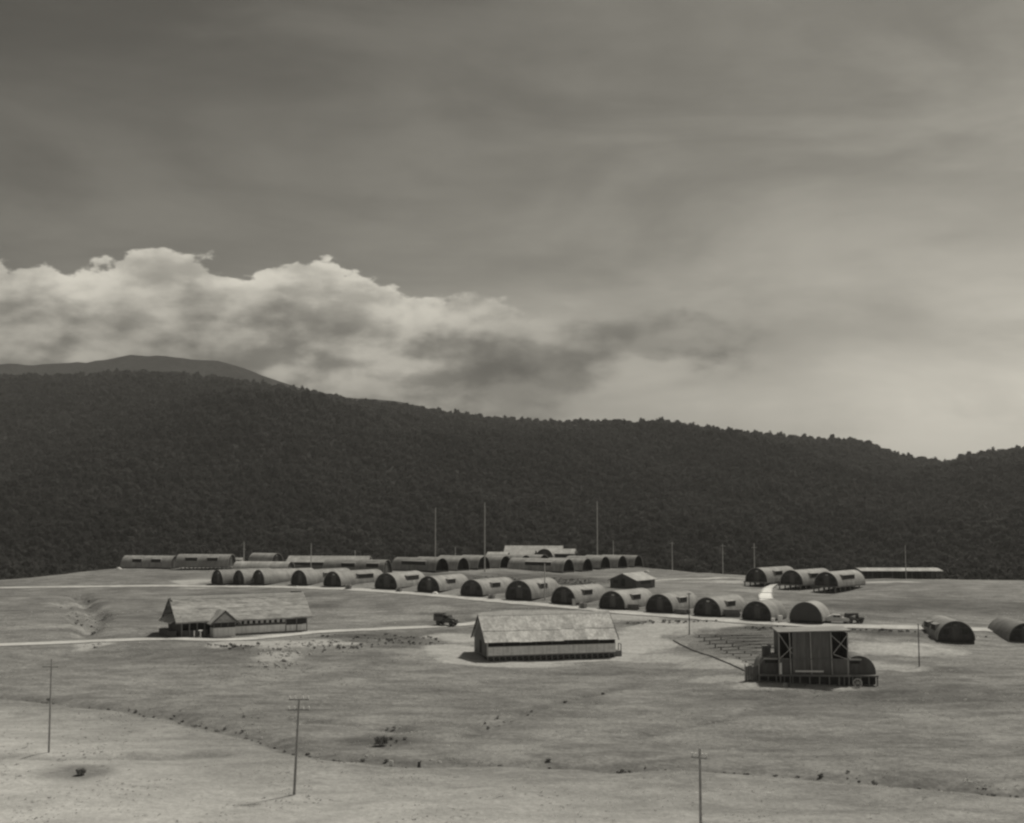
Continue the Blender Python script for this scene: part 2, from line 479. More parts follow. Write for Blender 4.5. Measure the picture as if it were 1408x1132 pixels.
def blob(X, Y, lst):
    s = np.zeros(X.shape)
    n = fbm(X / 4.5, Y / 4.5, 4, 31) * 1.5 + fbm(X / 1.6, Y / 1.6, 2, 77) * .5
    for px, py, rx, ry, wgt in lst:
        c = hit(px, py)
        q = np.hypot((X - c[0]) / rx, (Y - c[1]) / ry) + n * 0.9
        s = np.maximum(s, min(1, wgt * 1.2) * np.clip((1.5 - q) * 1.3, 0, 1))
    return s


BARE = [(622, 893, 4.5, 5, 1), (645, 905, 6, 4, .95), (630, 876, 5, 6, .6), (700, 913, 9, 2.2, .8), (770, 909, 10, 2.2, .8), (840, 903, 6, 2.5, .8), (870, 885, 6, 9, .7), (900, 868, 8, 6, .7),
        (940, 860, 8, 5, .7), (990, 857, 7, 4, .75), (830, 850, 9, 4, .6), (750, 843, 9, 3, .5), (690, 846, 6, 4, .45), (905, 905, 6, 5, .5), (985, 915, 6, 4, .5),
        (1000, 935, 6, 3, .5), (1240, 893, 9, 5, .6), (1215, 915, 5, 4, .5), (1090, 944, 11, 2.5, .5), (1150, 875, 6, 4, .4), (268, 800, 5, 5, .75), (290, 808, 8, 2, .5),
        (350, 886, 7, 3, .7), (400, 888, 7, 4, .7), (385, 903, 4, 4.5, .55), (440, 886, 6, 3.5, .8), (330, 871, 9, 2.5, .8), (400, 869, 6, 2.5, .7), (360, 872, 6, 2.5, .8), (300, 888, 2.5, 3, .7),
        (95, 828, 5, 6, .4), (120, 838, 4, 7, .35), (80, 845, 5, 4, .3), (70, 862, 8, 3, .4), (128, 888, 2.5, 4, .95), (150, 870, 5, 4, .35), (1010, 800, 5, 4, .6), (1020, 812, 6, 4, .4), (1220, 801, 8, 3, .7), (960, 800, 6, 3, .4),
        (640, 990, 9, 5, .25), (500, 960, 10, 6, .2), (880, 1015, 8, 3, .25), (1090, 1000, 8, 4, .25), (540, 850, 10, 4, .35), (480, 840, 10, 6, .3), (590, 838, 9, 5, .35)]
DARKS = [(328, 890, 3.5, 2.5, .9), (530, 876, 9, 3.5, .8), (570, 888, 6, 4, .7), (490, 885, 6, 4, .7), (460, 905, 8, 4, .4), (250, 900, 12, 6, .5), (150, 905, 8, 4, .35), (720, 838, 6, 1.6, .6), (900, 856, 8, 1.8, .8), (960, 858, 5, 2, .8),
         (1055, 864, 6, 2.2, .85), (1130, 868, 9, 2, .8), (1220, 872, 9, 2.4, .8), (1280, 920, 9, 3, .5), (1180, 835, 11, 7, .7), (1250, 830, 12, 8, .7), (1320, 830, 12, 9, .6), (1390, 835, 12, 9, .6), (1190, 850, 7, 3, .5),
         (1290, 955, 12, 5, .55), (1360, 960, 10, 6, .6), (1200, 960, 14, 4, .5), (1080, 965, 12, 3, .45), (750, 925, 12, 2.5, .45), (850, 925, 10, 3, .45), (950, 940, 9, 3, .4), (980, 890, 6, 5, .5), (1020, 885, 7, 6, .5), (1050, 880, 7, 6, .4),
         (755, 799, 9, 7, .8), (700, 797, 7, 6, .7), (800, 802, 6, 6, .6), (640, 795, 14, 10, .85), (720, 795, 14, 10, .85), (790, 799, 12, 8, .85), (560, 796, 10, 6, .6), (230, 793, 10, 8, .3), (150, 797, 12, 7, .3),
         (530, 1018, 3, 3, .6), (113, 1060, 3, 2, .5), (140, 880, 1.5, 1.5, .7), (145, 845, 1.5, 2, .8), (220, 850, 10, 8, .3), (200, 828, 10, 6, .3), (290, 817, 9, 4, .7), (340, 818, 10, 4, .7), (400, 819, 8, 4, .7), (440, 835, 6, 8, .4), (350, 812, 12, 2, .4), (450, 816, 8, 2, .4), (560, 822, 9, 2, .4)]


def build_ground():
    fx = np.arange(-235, 235.1, 1.25); fy = np.arange(62, 480.1, 1.25)
    ox = np.array([-6000, -4500, -3000, -2000, -1300, -900, -650, -500, -400, -340, -300, -275, -255])
    oy0 = np.array([-2500, -1200, -500, -200, -100, -60, -30, -15, -8, -4, -1, 2, 5, 8, 12, 16, 20, 25, 30, 35, 40, 44, 48, 52, 56, 59])
    oy1 = np.array([486, 495, 505, 520, 540, 560, 600, 650, 720, 850, 1000, 1300, 1700, 2200, 3000, 4500, 7000])
    xs = np.concatenate([ox, fx, -ox[::-1]]); ys = np.concatenate([oy0, fy, oy1])
    X, Y = np.meshgrid(xs, ys)
    Z = smooth_ground(X, Y)
    ins = (np.abs(X) < 240) & (Y > 55) & (Y < 490)
    D = np.zeros(X.shape); D[ins] = detail(X[ins], Y[ins])
    Z = Z + D
    ny, nx = X.shape
    co = np.stack([X, Y, Z], -1).reshape(-1, 3)
    idx = np.arange(nx * ny).reshape(ny, nx)
    fc = np.stack([idx[:-1, :-1], idx[:-1, 1:], idx[1:, 1:], idx[1:, :-1]], -1).reshape(-1, 4)
    me = bpy.data.meshes.new('ground')
    me.vertices.add(len(co)); me.vertices.foreach_set('co', co.ravel())
    me.loops.add(fc.size); me.loops.foreach_set('vertex_index', fc.ravel())
    me.polygons.add(len(fc)); me.polygons.foreach_set('loop_start', np.arange(0, fc.size, 4)); me.polygons.foreach_set('loop_total', np.full(len(fc), 4))
    me.update(calc_edges=True); me.validate()
    me.polygons.foreach_set('use_smooth', [True] * len(me.polygons))
    x, y = co[:, 0], co[:, 1]
    bare = np.zeros(len(co)); dark = np.zeros(len(co)); dry = np.zeros(len(co))
    k = ins.ravel()
    bx, by = x[k], y[k]
    b = blob(bx, by, BARE)
    wob = fbm(bx / 5, by / 5, 3, 21) * 3.0
    for L, wdt, g in ((ROAD1, 2.6, .5), (ROAD2, 2.2, .5), (TRACK, 1.8, .6), (GULLY, 2.0, .25)):
        b = np.maximum(b, g * np.clip(1.6 - dist_line(bx, by, L) / wdt + wob * .2, 0, 1))
    dk = blob(bx, by, DARKS)
    for L, wdt, g in ((DITCH, 1.3, .6), (DITCH2, 1.2, .45), (DITCH3, 1.0, .4), (PATH, 1.0, .5), (PATH2, 1.1, .45)):
        dk = np.maximum(dk, g * np.clip(1.5 - dist_line(bx + wob * .35, by + wob * .6, L) / wdt + fbm(bx / 2, by / 2, 2, 5) * 1.4, 0, 1))
    yd = np.interp(bx, DITCH[:, 0], DITCH[:, 1])
    dr = np.clip((yd + 4 + wob - by) / 30.0, 0, 1) ** .8 * np.clip((46 - bx) / 40, 0.3, 1)
    bare[k], dark[k], dry[k] = b, dk, dr
    for nm, a in (('bare', bare), ('dark', dark), ('dry', dry)):
        at_ = me.attributes.new(nm, 'FLOAT', 'POINT'); at_.data.foreach_set('value', a.astype(np.float32))
    m = bpy.data.materials.new('rough_grass_ground'); m.use_nodes = True
    w = NT(m.node_tree); bs = w.n['Principled BSDF']
    pos = w.node('ShaderNodeTexCoord').outputs['Object']
    A = lambda nm: w.node('ShaderNodeAttribute', attribute_name=nm).outputs['Fac']
    big = w.noise(pos, 0.035, 5, 0.6, 0.4); mid = w.noise(w.v('MULTIPLY', pos, (0.55, 1.2, 1)), 0.30, 6, 0.65, 0.5); fine = w.noise(pos, 1.9, 5, 0.7)
    g = w.m('MULTIPLY', w.rng(big, 0.33, 0.67, 0.82, 1.18), w.rng(mid, 0.30, 0.70, 0.70, 1.28))
    g = w.m('MULTIPLY', g, w.rng(fine, 0.28, 0.72, 0.74, 1.24))
    grass = w.m('MULTIPLY', g, 0.215)
    grass = w.mix(A('dry'), grass, w.m('MULTIPLY', w.mix(0.5, g, 1.0), 0.44))
    grass = w.mix(A('dark'), grass, w.m('MULTIPLY', g, 0.12))
    soil = w.m('MULTIPLY', w.m('MULTIPLY', w.rng(mid, 0.3, 0.7, 0.85, 1.12), w.rng(fine, 0.3, 0.7, 0.82, 1.15)), 0.43)
    edge = w.m('ADD', A('bare'), w.m('MULTIPLY', w.m('SUBTRACT', fine, 0.5), 0.55))
    val = w.mix(w.rng(edge, 0.15, 0.85), grass, soil)
    w.l.new(w.tint(val), bs.inputs['Base Color'])
    bs.inputs['Roughness'].default_value = 0.95; bs.inputs['Specular IOR Level'].default_value = 0.1
    bp = w.node('ShaderNodeBump'); bp.inputs['Strength'].default_value = 0.7; bp.inputs['Distance'].default_value = 0.25
    w.l.new(w.m('ADD', w.noise(pos, 1.1, 5, 0.7), w.m('MULTIPLY', mid, 1.2)), bp.inputs['Height']); w.l.new(bp.outputs[0], bs.inputs['Normal'])
    me.materials.append(m)
    o = link('ground', me); o['kind'] = 'structure'


build_ground()


def ribbon(name, L, wid, lift):
    P = []
    for a, b in zip(L[:-1], L[1:]):
        n = max(1, int(np.hypot(*(b - a)) / 1.2))
        P += [a + (b - a) * i / n for i in range(n)]
    P = np.array(P + [L[-1]])
    for _ in range(6): P[1:-1] = (P[:-2] + 2 * P[1:-1] + P[2:]) / 4
    T = np.gradient(P, axis=0); T /= np.maximum(1e-6, np.linalg.norm(T, axis=1))[:, None]
    N = np.stack([-T[:, 1], T[:, 0]], 1)
    wv = wid * (1 + 0.5 * fbm(P[:, 0] / 7, P[:, 1] / 7, 2, 4)[:, None])
    rows = []
    for s in (-.5, -.25, 0, .25, .5):
        rag = (fbm(P[:, 0] / 1.3 + 40 * s, P[:, 1] / 1.3, 3, 14) * .9 * abs(s) * 2)[:, None]
        q = P + N * (wv * s + rag)
        zz = smooth_ground(q[:, 0], q[:, 1]) + detail(q[:, 0], q[:, 1]) + lift - 0.05 * abs(s) * 2
        rows.append(np.column_stack([q, zz]))
    n = len(P); mb = MB()
    mb.v = [tuple(v) for r in rows for v in r]
    mb.f = [(j * n + i, j * n + i + 1, (j + 1) * n + i + 1, (j + 1) * n + i) for j in range(4) for i in range(n - 1)]
    o = mb.build(name, ROADM, smooth=True); o['kind'] = 'structure'
    return o


ribbon('road', ROAD1, 3.8, 0.16)
ribbon('lower_road', ROAD2, 3.0, 0.15)
ribbon('track', TRACK, 2.0, 0.14)

# ------------------------------------------------------------------ hills
def skyline(pts, d, down=0.0):
    w = [at(px, py + down, d) for px, py in pts]
    return np.array([p.x for p in w]), np.array([p.z for p in w])


RID_D = 1800.0
RID = skyline([(-900, 500), (-400, 510), (-100, 516), (40, 513), (110, 512), (180, 508), (240, 512), (300, 518), (350, 525), (400, 533), (480, 546), (570, 558), (660, 571), (740, 578), (800, 577),
               (900, 584), (1000, 593), (1100, 600), (1150, 600), (1185, 604), (1215, 614), (1240, 624), (1300, 632), (1318, 627), (1340, 620), (1370, 618), (1420, 612), (1600, 606), (2000, 590), (2600, 580)], RID_D, 9)
FAR_D = 3000.0
FAR = skyline([(-900, 530), (-300, 508), (0, 500), (60, 501), (110, 499), (150, 493), (185, 487), (215, 489), (245, 492), (280, 494), (310, 498), (335, 505), (370, 519), (410, 534), (470, 546), (550, 553), (640, 575), (800, 620), (1200, 660), (2400, 660)], FAR_D)


def hill_z(X, Y):
    cz = np.interp(X * RID_D / np.clip(Y, 900, 2400), RID[0], RID[1])
    t = np.clip((Y - 640) / (RID_D - 640), 0, 1)
    prof = 0.35 * t + 0.65 * t * t * (3 - 2 * t)
    z = -9 + (cz + 9) * prof
    side = fbm(X / 240, Y / 420, 4, 41)
    z = z + side * 105 * np.sin(np.pi * np.clip(t, 0, 1)) * 1.0
    back = np.clip((Y - RID_D) / 900, 0, 1)
    return z - back * (cz + 60)


def far_z(X, Y):
    cz = np.interp(X * FAR_D / np.clip(Y, 2400, 3400), FAR[0], FAR[1])
    t = np.clip((Y - 2300) / (FAR_D - 2300), 0, 1)
    z = -20 + (cz + 20) * (0.5 * t + 0.5 * t * t * (3 - 2 * t))
    z = z + fbm(X / 500, Y / 600, 5, 61) * 70 * np.sin(np.pi * t) + fbm(X / 45, Y / 45, 3, 65) * 12 * t
    return z - np.clip((Y - FAR_D) / 1200, 0, 1) * (cz + 80)


def field(name, xs, ys, fn, m):
    X, Y = np.meshgrid(xs, ys); Z = fn(X, Y); ny, nx = X.shape
    co = np.stack([X, Y, Z], -1).reshape(-1, 3); idx = np.arange(nx * ny).reshape(ny, nx)
    fc = np.stack([idx[:-1, :-1], idx[:-1, 1:], idx[1:, 1:], idx[1:, :-1]], -1).reshape(-1, 4)
    me = bpy.data.meshes.new(name); me.from_pydata(co.tolist(), [], fc.tolist()); me.materials.append(m)
    me.polygons.foreach_set('use_smooth', [True] * len(me.polygons))
    o = link(name, me); o['kind'] = 'structure'
    return o


def mat_hill(name, val, sc):
    m = bpy.data.materials.new(name); m.use_nodes = True
    w = NT(m.node_tree); bs = w.n['Principled BSDF']
    pos = w.node('ShaderNodeTexCoord').outputs['Object']
    n = w.noise(pos, sc, 6, 0.65); n2 = w.noise(pos, sc * 9, 4, 0.6)
    w.l.new(w.tint(w.m('MULTIPLY', w.m('MULTIPLY', w.rng(n, .3, .7, .75, 1.25), w.rng(n2, .3, .7, .7, 1.3)), val)), bs.inputs['Base Color'])
    bs.inputs['Roughness'].default_value = 1.0; bs.inputs['Specular IOR Level'].default_value = 0.0
    b = w.node('ShaderNodeBump'); b.inputs['Strength'].default_value = 1.0; b.inputs['Distance'].default_value = 6.0
    w.l.new(n2, b.inputs['Height']); w.l.new(b.outputs[0], bs.inputs['Normal'])
    return m


field('wooded_hill', np.linspace(-1700, 1700, 171), np.concatenate([np.linspace(600, 1900, 110), [1950, 2050, 2200, 2500, 2800]]), hill_z, mat_hill('hill_floor', 0.045, 0.02))
field('distant_mountain', np.linspace(-3200, 3200, 300), np.concatenate([np.linspace(2250, 3060, 80), [3150, 3300, 3700, 4500]]), far_z, mat_hill('distant_forest', 0.034, 0.008))


# ------------------------------------------------------------------ leaves
def crown_mesh(name, m, r, h, n, leaf, rnd, lobes=6, z0=0.0, core=True):
    mb = MB()
    cs = []
    for i in range(lobes):
        a = rnd.uniform(0, 6.283); q = r * rnd.uniform(0.15, 0.6)
        cs.append((Vector((q * math.cos(a), q * math.sin(a), z0 + h * rnd.uniform(0.35, 0.78))), r * rnd.uniform(0.42, 0.66)))
    for i in range(n):
        c, rr = rnd.choice(cs)
        while True:
            v = Vector((rnd.gauss(0, 1), rnd.gauss(0, 1), rnd.gauss(0.15, 1)))
            if v.length > 0.1: break
        v.normalize()
        p = c + Vector((v.x * rr, v.y * rr, v.z * rr * h / r * 0.55)) * rnd.uniform(0.72, 1.08)
        nr = (v + Vector((rnd.uniform(-.7, .7), rnd.uniform(-.7, .7), rnd.uniform(-.3, .8)))).normalized()
        t = nr.orthogonal().normalized(); t.rotate(Matrix.Rotation(rnd.uniform(0, 6.28), 3, nr)); b = nr.cross(t)
        s = leaf * rnd.uniform(0.6, 1.35); e = s * rnd.uniform(.5, .9)
        mb.add([p - t * s, p + b * e - nr * s * .15, p + t * s, p - b * e - nr * s * .15], [(0, 1, 2, 3)])
    if core:
        for c, rr in cs:
            k = rr * 0.74; o = []
            for j in range(3):
                th = -0.9 + j * 0.9
                for i in range(7):
                    a = i * 6.283 / 7 + j
                    o.append(c + Vector((k * math.cos(th) * math.cos(a), k * math.cos(th) * math.sin(a), k * math.sin(th) * h / r * .55)))
            mb.add(o, [(j * 7 + i, j * 7 + (i + 1) % 7, (j + 1) * 7 + (i + 1) % 7, (j + 1) * 7 + i) for j in range(2) for i in range(7)] + [tuple(range(14, 21)), tuple(range(7))[::-1]])
    return mb.mesh(name, m)


def scatter(name, pts, rots, scls, meshes, label):
    """one object of uncountable stuff: its points carry instances of a few small meshes"""
    lib = bpy.data.collections.new(name + '_kinds')
    for i, me in enumerate(meshes):
        lib.objects.link(bpy.data.objects.new('%s_kind_%02d' % (name, i), me))
    me = bpy.data.meshes.new(name); me.from_pydata([tuple(p) for p in pts], [], [])
    a = me.attributes.new('rot', 'FLOAT_VECTOR', 'POINT'); a.data.foreach_set('vector', np.asarray(rots, np.float32).ravel())
    a = me.attributes.new('scl', 'FLOAT_VECTOR', 'POINT'); a.data.foreach_set('vector', np.asarray(scls, np.float32).ravel())
    a = me.attributes.new('pick', 'INT', 'POINT'); a.data.foreach_set('value', np.random.RandomState(5).randint(0, len(meshes), len(pts)).astype(np.int32))
    o = link(name, me); o['kind'] = 'stuff'; o['label'] = label
    ng = bpy.data.node_groups.new(name + '_scatter', 'GeometryNodeTree')
    ng.interface.new_socket('Geometry', in_out='INPUT', socket_type='NodeSocketGeometry')
    ng.interface.new_socket('Geometry', in_out='OUTPUT', socket_type='NodeSocketGeometry')
    N, L = ng.nodes, ng.links
    gi, go = N.new('NodeGroupInput'), N.new('NodeGroupOutput')
    ci = N.new('GeometryNodeCollectionInfo'); ci.inputs['Collection'].default_value = lib; ci.inputs['Separate Children'].default_value = True; ci.inputs['Reset Children'].default_value = True
    ip = N.new('GeometryNodeInstanceOnPoints'); ip.inputs['Pick Instance'].default_value = True
    def na(nm, t):
        q = N.new('GeometryNodeInputNamedAttribute'); q.data_type = t; q.inputs['Name'].default_value = nm
        return next(s for s in q.outputs if s.enabled and s.name == 'Attribute')
    e2r = N.new('FunctionNodeEulerToRotation'); L.new(na('rot', 'FLOAT_VECTOR'), e2r.inputs[0])
    L.new(gi.outputs[0], ip.inputs['Points']); L.new(ci.outputs[0], ip.inputs['Instance'])
    L.new(na('pick', 'INT'), ip.inputs['Instance Index']); L.new(e2r.outputs[0], ip.inputs['Rotation']); L.new(na('scl', 'FLOAT_VECTOR'), ip.inputs['Scale'])
    L.new(ip.outputs[0], go.inputs[0])
    md = o.modifiers.new('scatter', 'NODES'); md.node_group = ng
    return o


def build_forest():
    rs = np.random.RandomState(11); rnd = random.Random(4)
    kinds = [crown_mesh('tree_crown', LEAF, rnd.uniform(4.6, 6.6), rnd.uniform(8, 12), 170, 1.3, rnd, rnd.choice((4, 5, 6, 7))) for _ in range(7)]
    pts = []
    y = 525.0
    while y < 1905:
        step = 4.3 + max(0, y - 640) / 1260 * 2.2
        n = int(2 * (0.52 * y + 80) / step)
        xs = np.linspace(-(0.52 * y + 80), 0.52 * y + 80, n) + rs.uniform(-.55, .55, n) * step
        yy = y + rs.uniform(-.55, .55, n) * step
        pts.append(np.column_stack([xs, yy])); y += step
    P = np.concatenate(pts)
    P = P[rs.uniform(0, 1, len(P)) > 0.05]
    Z = np.maximum(hill_z(P[:, 0], P[:, 1]), np.where(P[:, 1] < 700, smooth_ground(P[:, 0], P[:, 1]) - .5, -99))
    s = (0.47 + 0.19 * np.clip((P[:, 1] - 640) / 1200, 0, 1)) * np.exp(np.clip(rs.normal(0, 0.30, len(P)), -.7, .52))
    S = np.column_stack([s * rs.uniform(.85, 1.15, len(P)), s * rs.uniform(.85, 1.15, len(P)), s * rs.uniform(.8, 1.2, len(P))])
    Rr = np.zeros((len(P), 3)); Rr[:, 2] = rs.uniform(0, 6.28, len(P))
    scatter('forest', np.column_stack([P, Z - 1.5]), Rr, S, kinds, 'dark dense forest covering the whole hillside behind the camp')
    # trees that stand proud of the skyline one by one
    names = ['dark treetop on the ridge skyline just left of the rightmost mast', 'dark treetop on the ridge skyline just left of the leftmost mast',
             'dark treetop on the ridge skyline straight above the middle mast', 'dark treetop on the ridge skyline between the rightmost mast and the plateau poles',
             'dark treetop on the ridge skyline above the right stilted hut', 'dark treetop where the ridge steps down above the long open shed',
             'dark treetop on the ridge skyline above the middle stilted hut', 'dark treetop on the left ridge just below the distant mountain']
    for i, ((px, py, hh), lb) in enumerate(zip([(797, 571, 18), (573, 554, 15), (660, 565, 15), (898, 577, 17), (1143, 593, 16), (1217, 617, 15), (1105, 593, 16), (318, 516, 14)], names)):
        p = at(px, py, 1790); z = float(hill_z(np.array([p.x]), np.array([1790.0]))[0])
        hgt = max(8.0, p.z - z - 3.5)
        t = thing('skyline_tree', (p.x, 1790.0, z - .5), 0, lb, 'tree', 'single trees along the ridge')
        MB().tube((0, 0, 0), (.3, 0, hgt * .45), .55, .35).tube((.3, 0, hgt * .45), (2.0, .5, hgt * .72), .3, .12).tube((.3, 0, hgt * .4), (-1.8, -.4, hgt * .7), .28, .1).build('trunk', BARK, t)
        link('crown', crown_mesh('crown', LEAF, 4.4, hgt * .8, 380, 1.0, rnd, 7, hgt * .2), t)


build_forest()


# ------------------------------------------------------------------ arched huts
def arc(Rd, leg, n=20, x=1.0):
    return [(Rd * x, 0.0)] + [(Rd * x * math.cos(math.pi * i / n), leg + Rd * math.sin(math.pi * i / n)) for i in range(n + 1)] + [(-Rd * x, 0.0)]


HUT = {}
HR = random.Random(21)


def hut(px, py, d, az, L, label, group, W=6.1, leg=0.2, floor=0.35, shell=None, end='dark', wins=(('R', .32, 3.4), ('R', .70, 3.4)), H=None, stilts=0.0, door=True, pos=None):
    shell = shell or SHELL
    az += HR.uniform(-1.2, 1.2); W = round(W * HR.uniform(.975, 1.03), 2)
    base = Vector(pos) if pos is not None else at(px, py, d)
    base.z = min(base.z, ground(base.x, base.y)) if pos is None else base.z
    t = thing('arched_hut', base, az, label, 'hut', group)
    key = (L, W, leg, floor, shell.name, end, wins, stilts, door)
    if key in HUT:
        for ch in HUT[key].children: copy_tree(ch, t)
        return t
    HUT[key] = t
    Rd = W / 2; z0 = floor + stilts; th = 0.09
    out_, inn = arc(Rd, leg), arc(Rd - th, leg)
    out_ = [(x, z + z0) for x, z in out_]; inn = [(x, z + z0) for x, z in inn]
    n = len(out_)
    mb = MB(); nseg = max(2, int(L / 1.22))
    for s in range(nseg + 1):
        yy = L * s / nseg
        mb.v += [(x, yy, z) for x, z in out_]
    for s in range(nseg):
        for i in range(n - 1): mb.f.append((s * n + i, (s + 1) * n + i, (s + 1) * n + i + 1, s * n + i + 1))
    o = len(mb.v)
    mb.v += [(x, 0, z) for x, z in inn] + [(x, L, z) for x, z in inn]
    for i in range(n - 1):
        mb.f.append((i, i + 1, o + i + 1, o + i)); mb.f.append((nseg * n + i, o + n + i, o + n + i + 1, nseg * n + i + 1))
    mb.build('shell', shell, t, smooth=False)
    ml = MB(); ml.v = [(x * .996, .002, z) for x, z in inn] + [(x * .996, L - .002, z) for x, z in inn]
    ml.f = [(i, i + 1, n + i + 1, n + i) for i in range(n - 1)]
    ml.build('shade_lining', VOID if end == 'open' else DARK, t)  # dark sheet added inside the shell, shade put into its colour
    # the ends: boarded walls set back under the rim; open ends get near-black walls for inner shade
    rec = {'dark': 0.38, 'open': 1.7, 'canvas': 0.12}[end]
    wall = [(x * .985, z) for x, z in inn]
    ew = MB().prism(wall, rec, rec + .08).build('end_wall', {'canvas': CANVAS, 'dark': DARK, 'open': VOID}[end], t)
    if door and end != 'open':
        MB().box(-.5, .5, rec - .06, rec - .004, z0 + .02, z0 + 2.05).build('door', DARK2 if end != 'canvas' else GREYW, ew)
        for s in (-1, 1):
            MB().box(s * .62 - .06, s * .62 + .06, rec - .05, rec - .004, z0 + .02, z0 + leg + math.sqrt((Rd - .2) ** 2 - .5)).build('mullion', DARK2, ew)
        MB().box(-Rd * .72, Rd * .72, rec - .055, rec - .004, z0 + 2.07, z0 + 2.17).build('crossbeam', DARK2, ew)
        for s in (-1, 1):
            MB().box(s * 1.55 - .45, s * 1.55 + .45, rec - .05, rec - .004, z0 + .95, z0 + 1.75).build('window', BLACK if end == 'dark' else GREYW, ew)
        MB().box(-.32, .32, rec - .07, rec - .004, z0 + 2.3, z0 + 2.62).build('vent', PALE if len(HUT) % 2 else GREYW, ew)
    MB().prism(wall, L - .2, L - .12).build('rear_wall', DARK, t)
    rim_o = [(x * 1.012, (z - z0) * 1.008 + z0) for x, z in out_]
    rim_i = [(x, z) for x, z in inn]
    mr = MB()
    for yy in (-.05, .12): mr.v += [(x, yy, z) for x, z in rim_o] + [(x * .995, yy, z) for x, z in rim_i]
    for i in range(n - 1):
        mr.f += [(i, i + 1, n + i + 1, n + i), (2 * n + i, 3 * n + i, 3 * n + i + 1, 2 * n + i + 1), (i, 2 * n + i, 2 * n + i + 1, i + 1), (n + i, n + i + 1, 3 * n + i + 1, 3 * n + i)]
    mr.build('rim', shell, t)
    if stilts:
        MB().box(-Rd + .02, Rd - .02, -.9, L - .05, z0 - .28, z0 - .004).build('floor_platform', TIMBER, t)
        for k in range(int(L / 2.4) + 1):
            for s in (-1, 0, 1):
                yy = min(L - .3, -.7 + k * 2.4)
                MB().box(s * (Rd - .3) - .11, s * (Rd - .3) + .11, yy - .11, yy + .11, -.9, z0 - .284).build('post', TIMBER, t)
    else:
        MB().box(-Rd + .12, Rd - .12, .05, L - .1, -.9, z0 + .01).build('floor_platform', UNDER, t)  # dark base box carries the shade of the gap underneath
    # long hooded side windows
    a0, a1 = R(24), R(47)
    for side, f, ln in wins:
        s = 1 if side == 'R' else -1
        xo, zl, zh, xi = Rd * math.cos(a0), leg + Rd * math.sin(a0), leg + Rd * math.sin(a1), Rd * math.cos(a1)
        y0, y1 = L * f - ln / 2, L * f + ln / 2
        pr = [(s * (xo - .25), zl + z0), (s * (xo + .03), zl + z0), (s * (xo + .03), zh + z0), (s * (xo + .12), zh + z0 + .01), (s * (xi - .1), zh + z0 + .16)]
        if s < 0: pr = pr[::-1]
        wb = MB().prism(pr, y0, y1).build('side_window', shell, t)
        xa, xb = sorted((s * (xo + .034), s * (xo + .06)))
        MB().box(xa, xb, y0 + .1, y1 - .1, zl + z0 + .05, zh + z0 - .06).build('pane', BLACK, wb)
    return t


G1 = 'arched huts in the front row along the road'
LBF = ['leftmost arched hut of the front roadside row', 'second arched hut from the left in the front roadside row', 'third arched hut from the left, beside a gap in the roadside row',
       'fourth roadside arched hut from the left, first wide dark arch', 'fifth roadside arched hut from the left, behind the lodge roof end', 'sixth roadside arched hut from the left, above the empty grass slope',
       'roadside arched hut with a white heap before its dark end', 'roadside arched hut above the small parked truck, right of the white heap', 'largest arched hut of the roadside row with pale vents in its end',
       'roadside arched hut with a pale board leaning at its right corner', 'roadside arched hut just above the right end of the pale long hall', 'roadside arched hut below and right of the small gabled house',
       'roadside arched hut beyond the thin dark pole, left of the stairway hut', 'roadside arched hut at the foot of the white steps', 'short arched hut closed by a plain grey canvas end',
       'lone arched hut at the right, below the road', 'arched hut cut off by the right edge of the picture']
WR1, WR2 = (('R', .5, 4.6),), (('R', .34, 3.2), ('R', .72, 3.2))
for i, p in enumerate(FRONT):
    kw = {}
    if i in (0, 1, 2): kw.update(wins=())
    elif i in (3, 4, 5): kw.update(wins=(('R', .56, 5.2),))
    elif i == 8: kw.update(W=6.6, leg=.55, floor=.4, wins=(('R', .45, 3.2),))
    elif i in (13, 14): kw.update(wins=())
    elif i == 15: kw.update(wins=(('L', .3, 3.0), ('L', .7, 3.0)))
    elif i > 15: kw.update(wins=(), shell=SHELL_DARK)
    else: kw.update(wins=(('R', .42, 3.2),))
    if i == 14: kw.update(end='canvas', door=False, floor=.55)
    if i == 15: kw.update(leg=.1, floor=.5)
    hut(p[0], p[1], p[2], p[3], p[4], LBF[i], G1, **kw)

G2 = 'arched huts in the back rows of the camp'
LBM = ['near hut of the back row, beside the leftmost tall mast', 'back row hut second right of the leftmost tall mast', 'back row hut just behind the middle tall mast', 'back row hut fourth from the leftmost tall mast',
       'half hidden back hut, left one above the long pale hut roof', 'half hidden back hut, right one above the long pale hut roof']
for i, p in enumerate(MID):
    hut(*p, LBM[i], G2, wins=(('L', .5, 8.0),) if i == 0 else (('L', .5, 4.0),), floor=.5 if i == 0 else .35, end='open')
LBN = ['long pale hut leading the diagonal row in the middle of the camp', 'second hut of the diagonal middle row, right of the long pale one', 'third hut of the diagonal middle row', 'fourth hut of the diagonal middle row, by the right mast',
       'last hut at the right end of the diagonal middle row']
for i, p in enumerate(NROW):
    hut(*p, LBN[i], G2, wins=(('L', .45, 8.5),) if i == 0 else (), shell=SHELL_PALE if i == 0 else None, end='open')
hut(319, 783, 345, -81, 15.4, 'hut on low posts at the far left, right neighbour of the leftmost hut', G2, stilts=.55, wins=(('L', .30, 3.2), ('L', .70, 3.6)))
hut(241, 781.5, 350, -81, 15.0, 'leftmost hut of the camp, at the grassy plateau edge', G2, wins=(('L', .30, 3.0), ('L', .68, 3.0)))
hut(381.5, 777, 380, -62, 9.0, 'small hut behind the front row with its dark end to the right', G2, wins=())
hut(400, 792, 325, -80, 15.0, 'plain windowless hut seen side on behind the leftmost roadside huts', G2, wins=(), shell=SHELL_PALE)
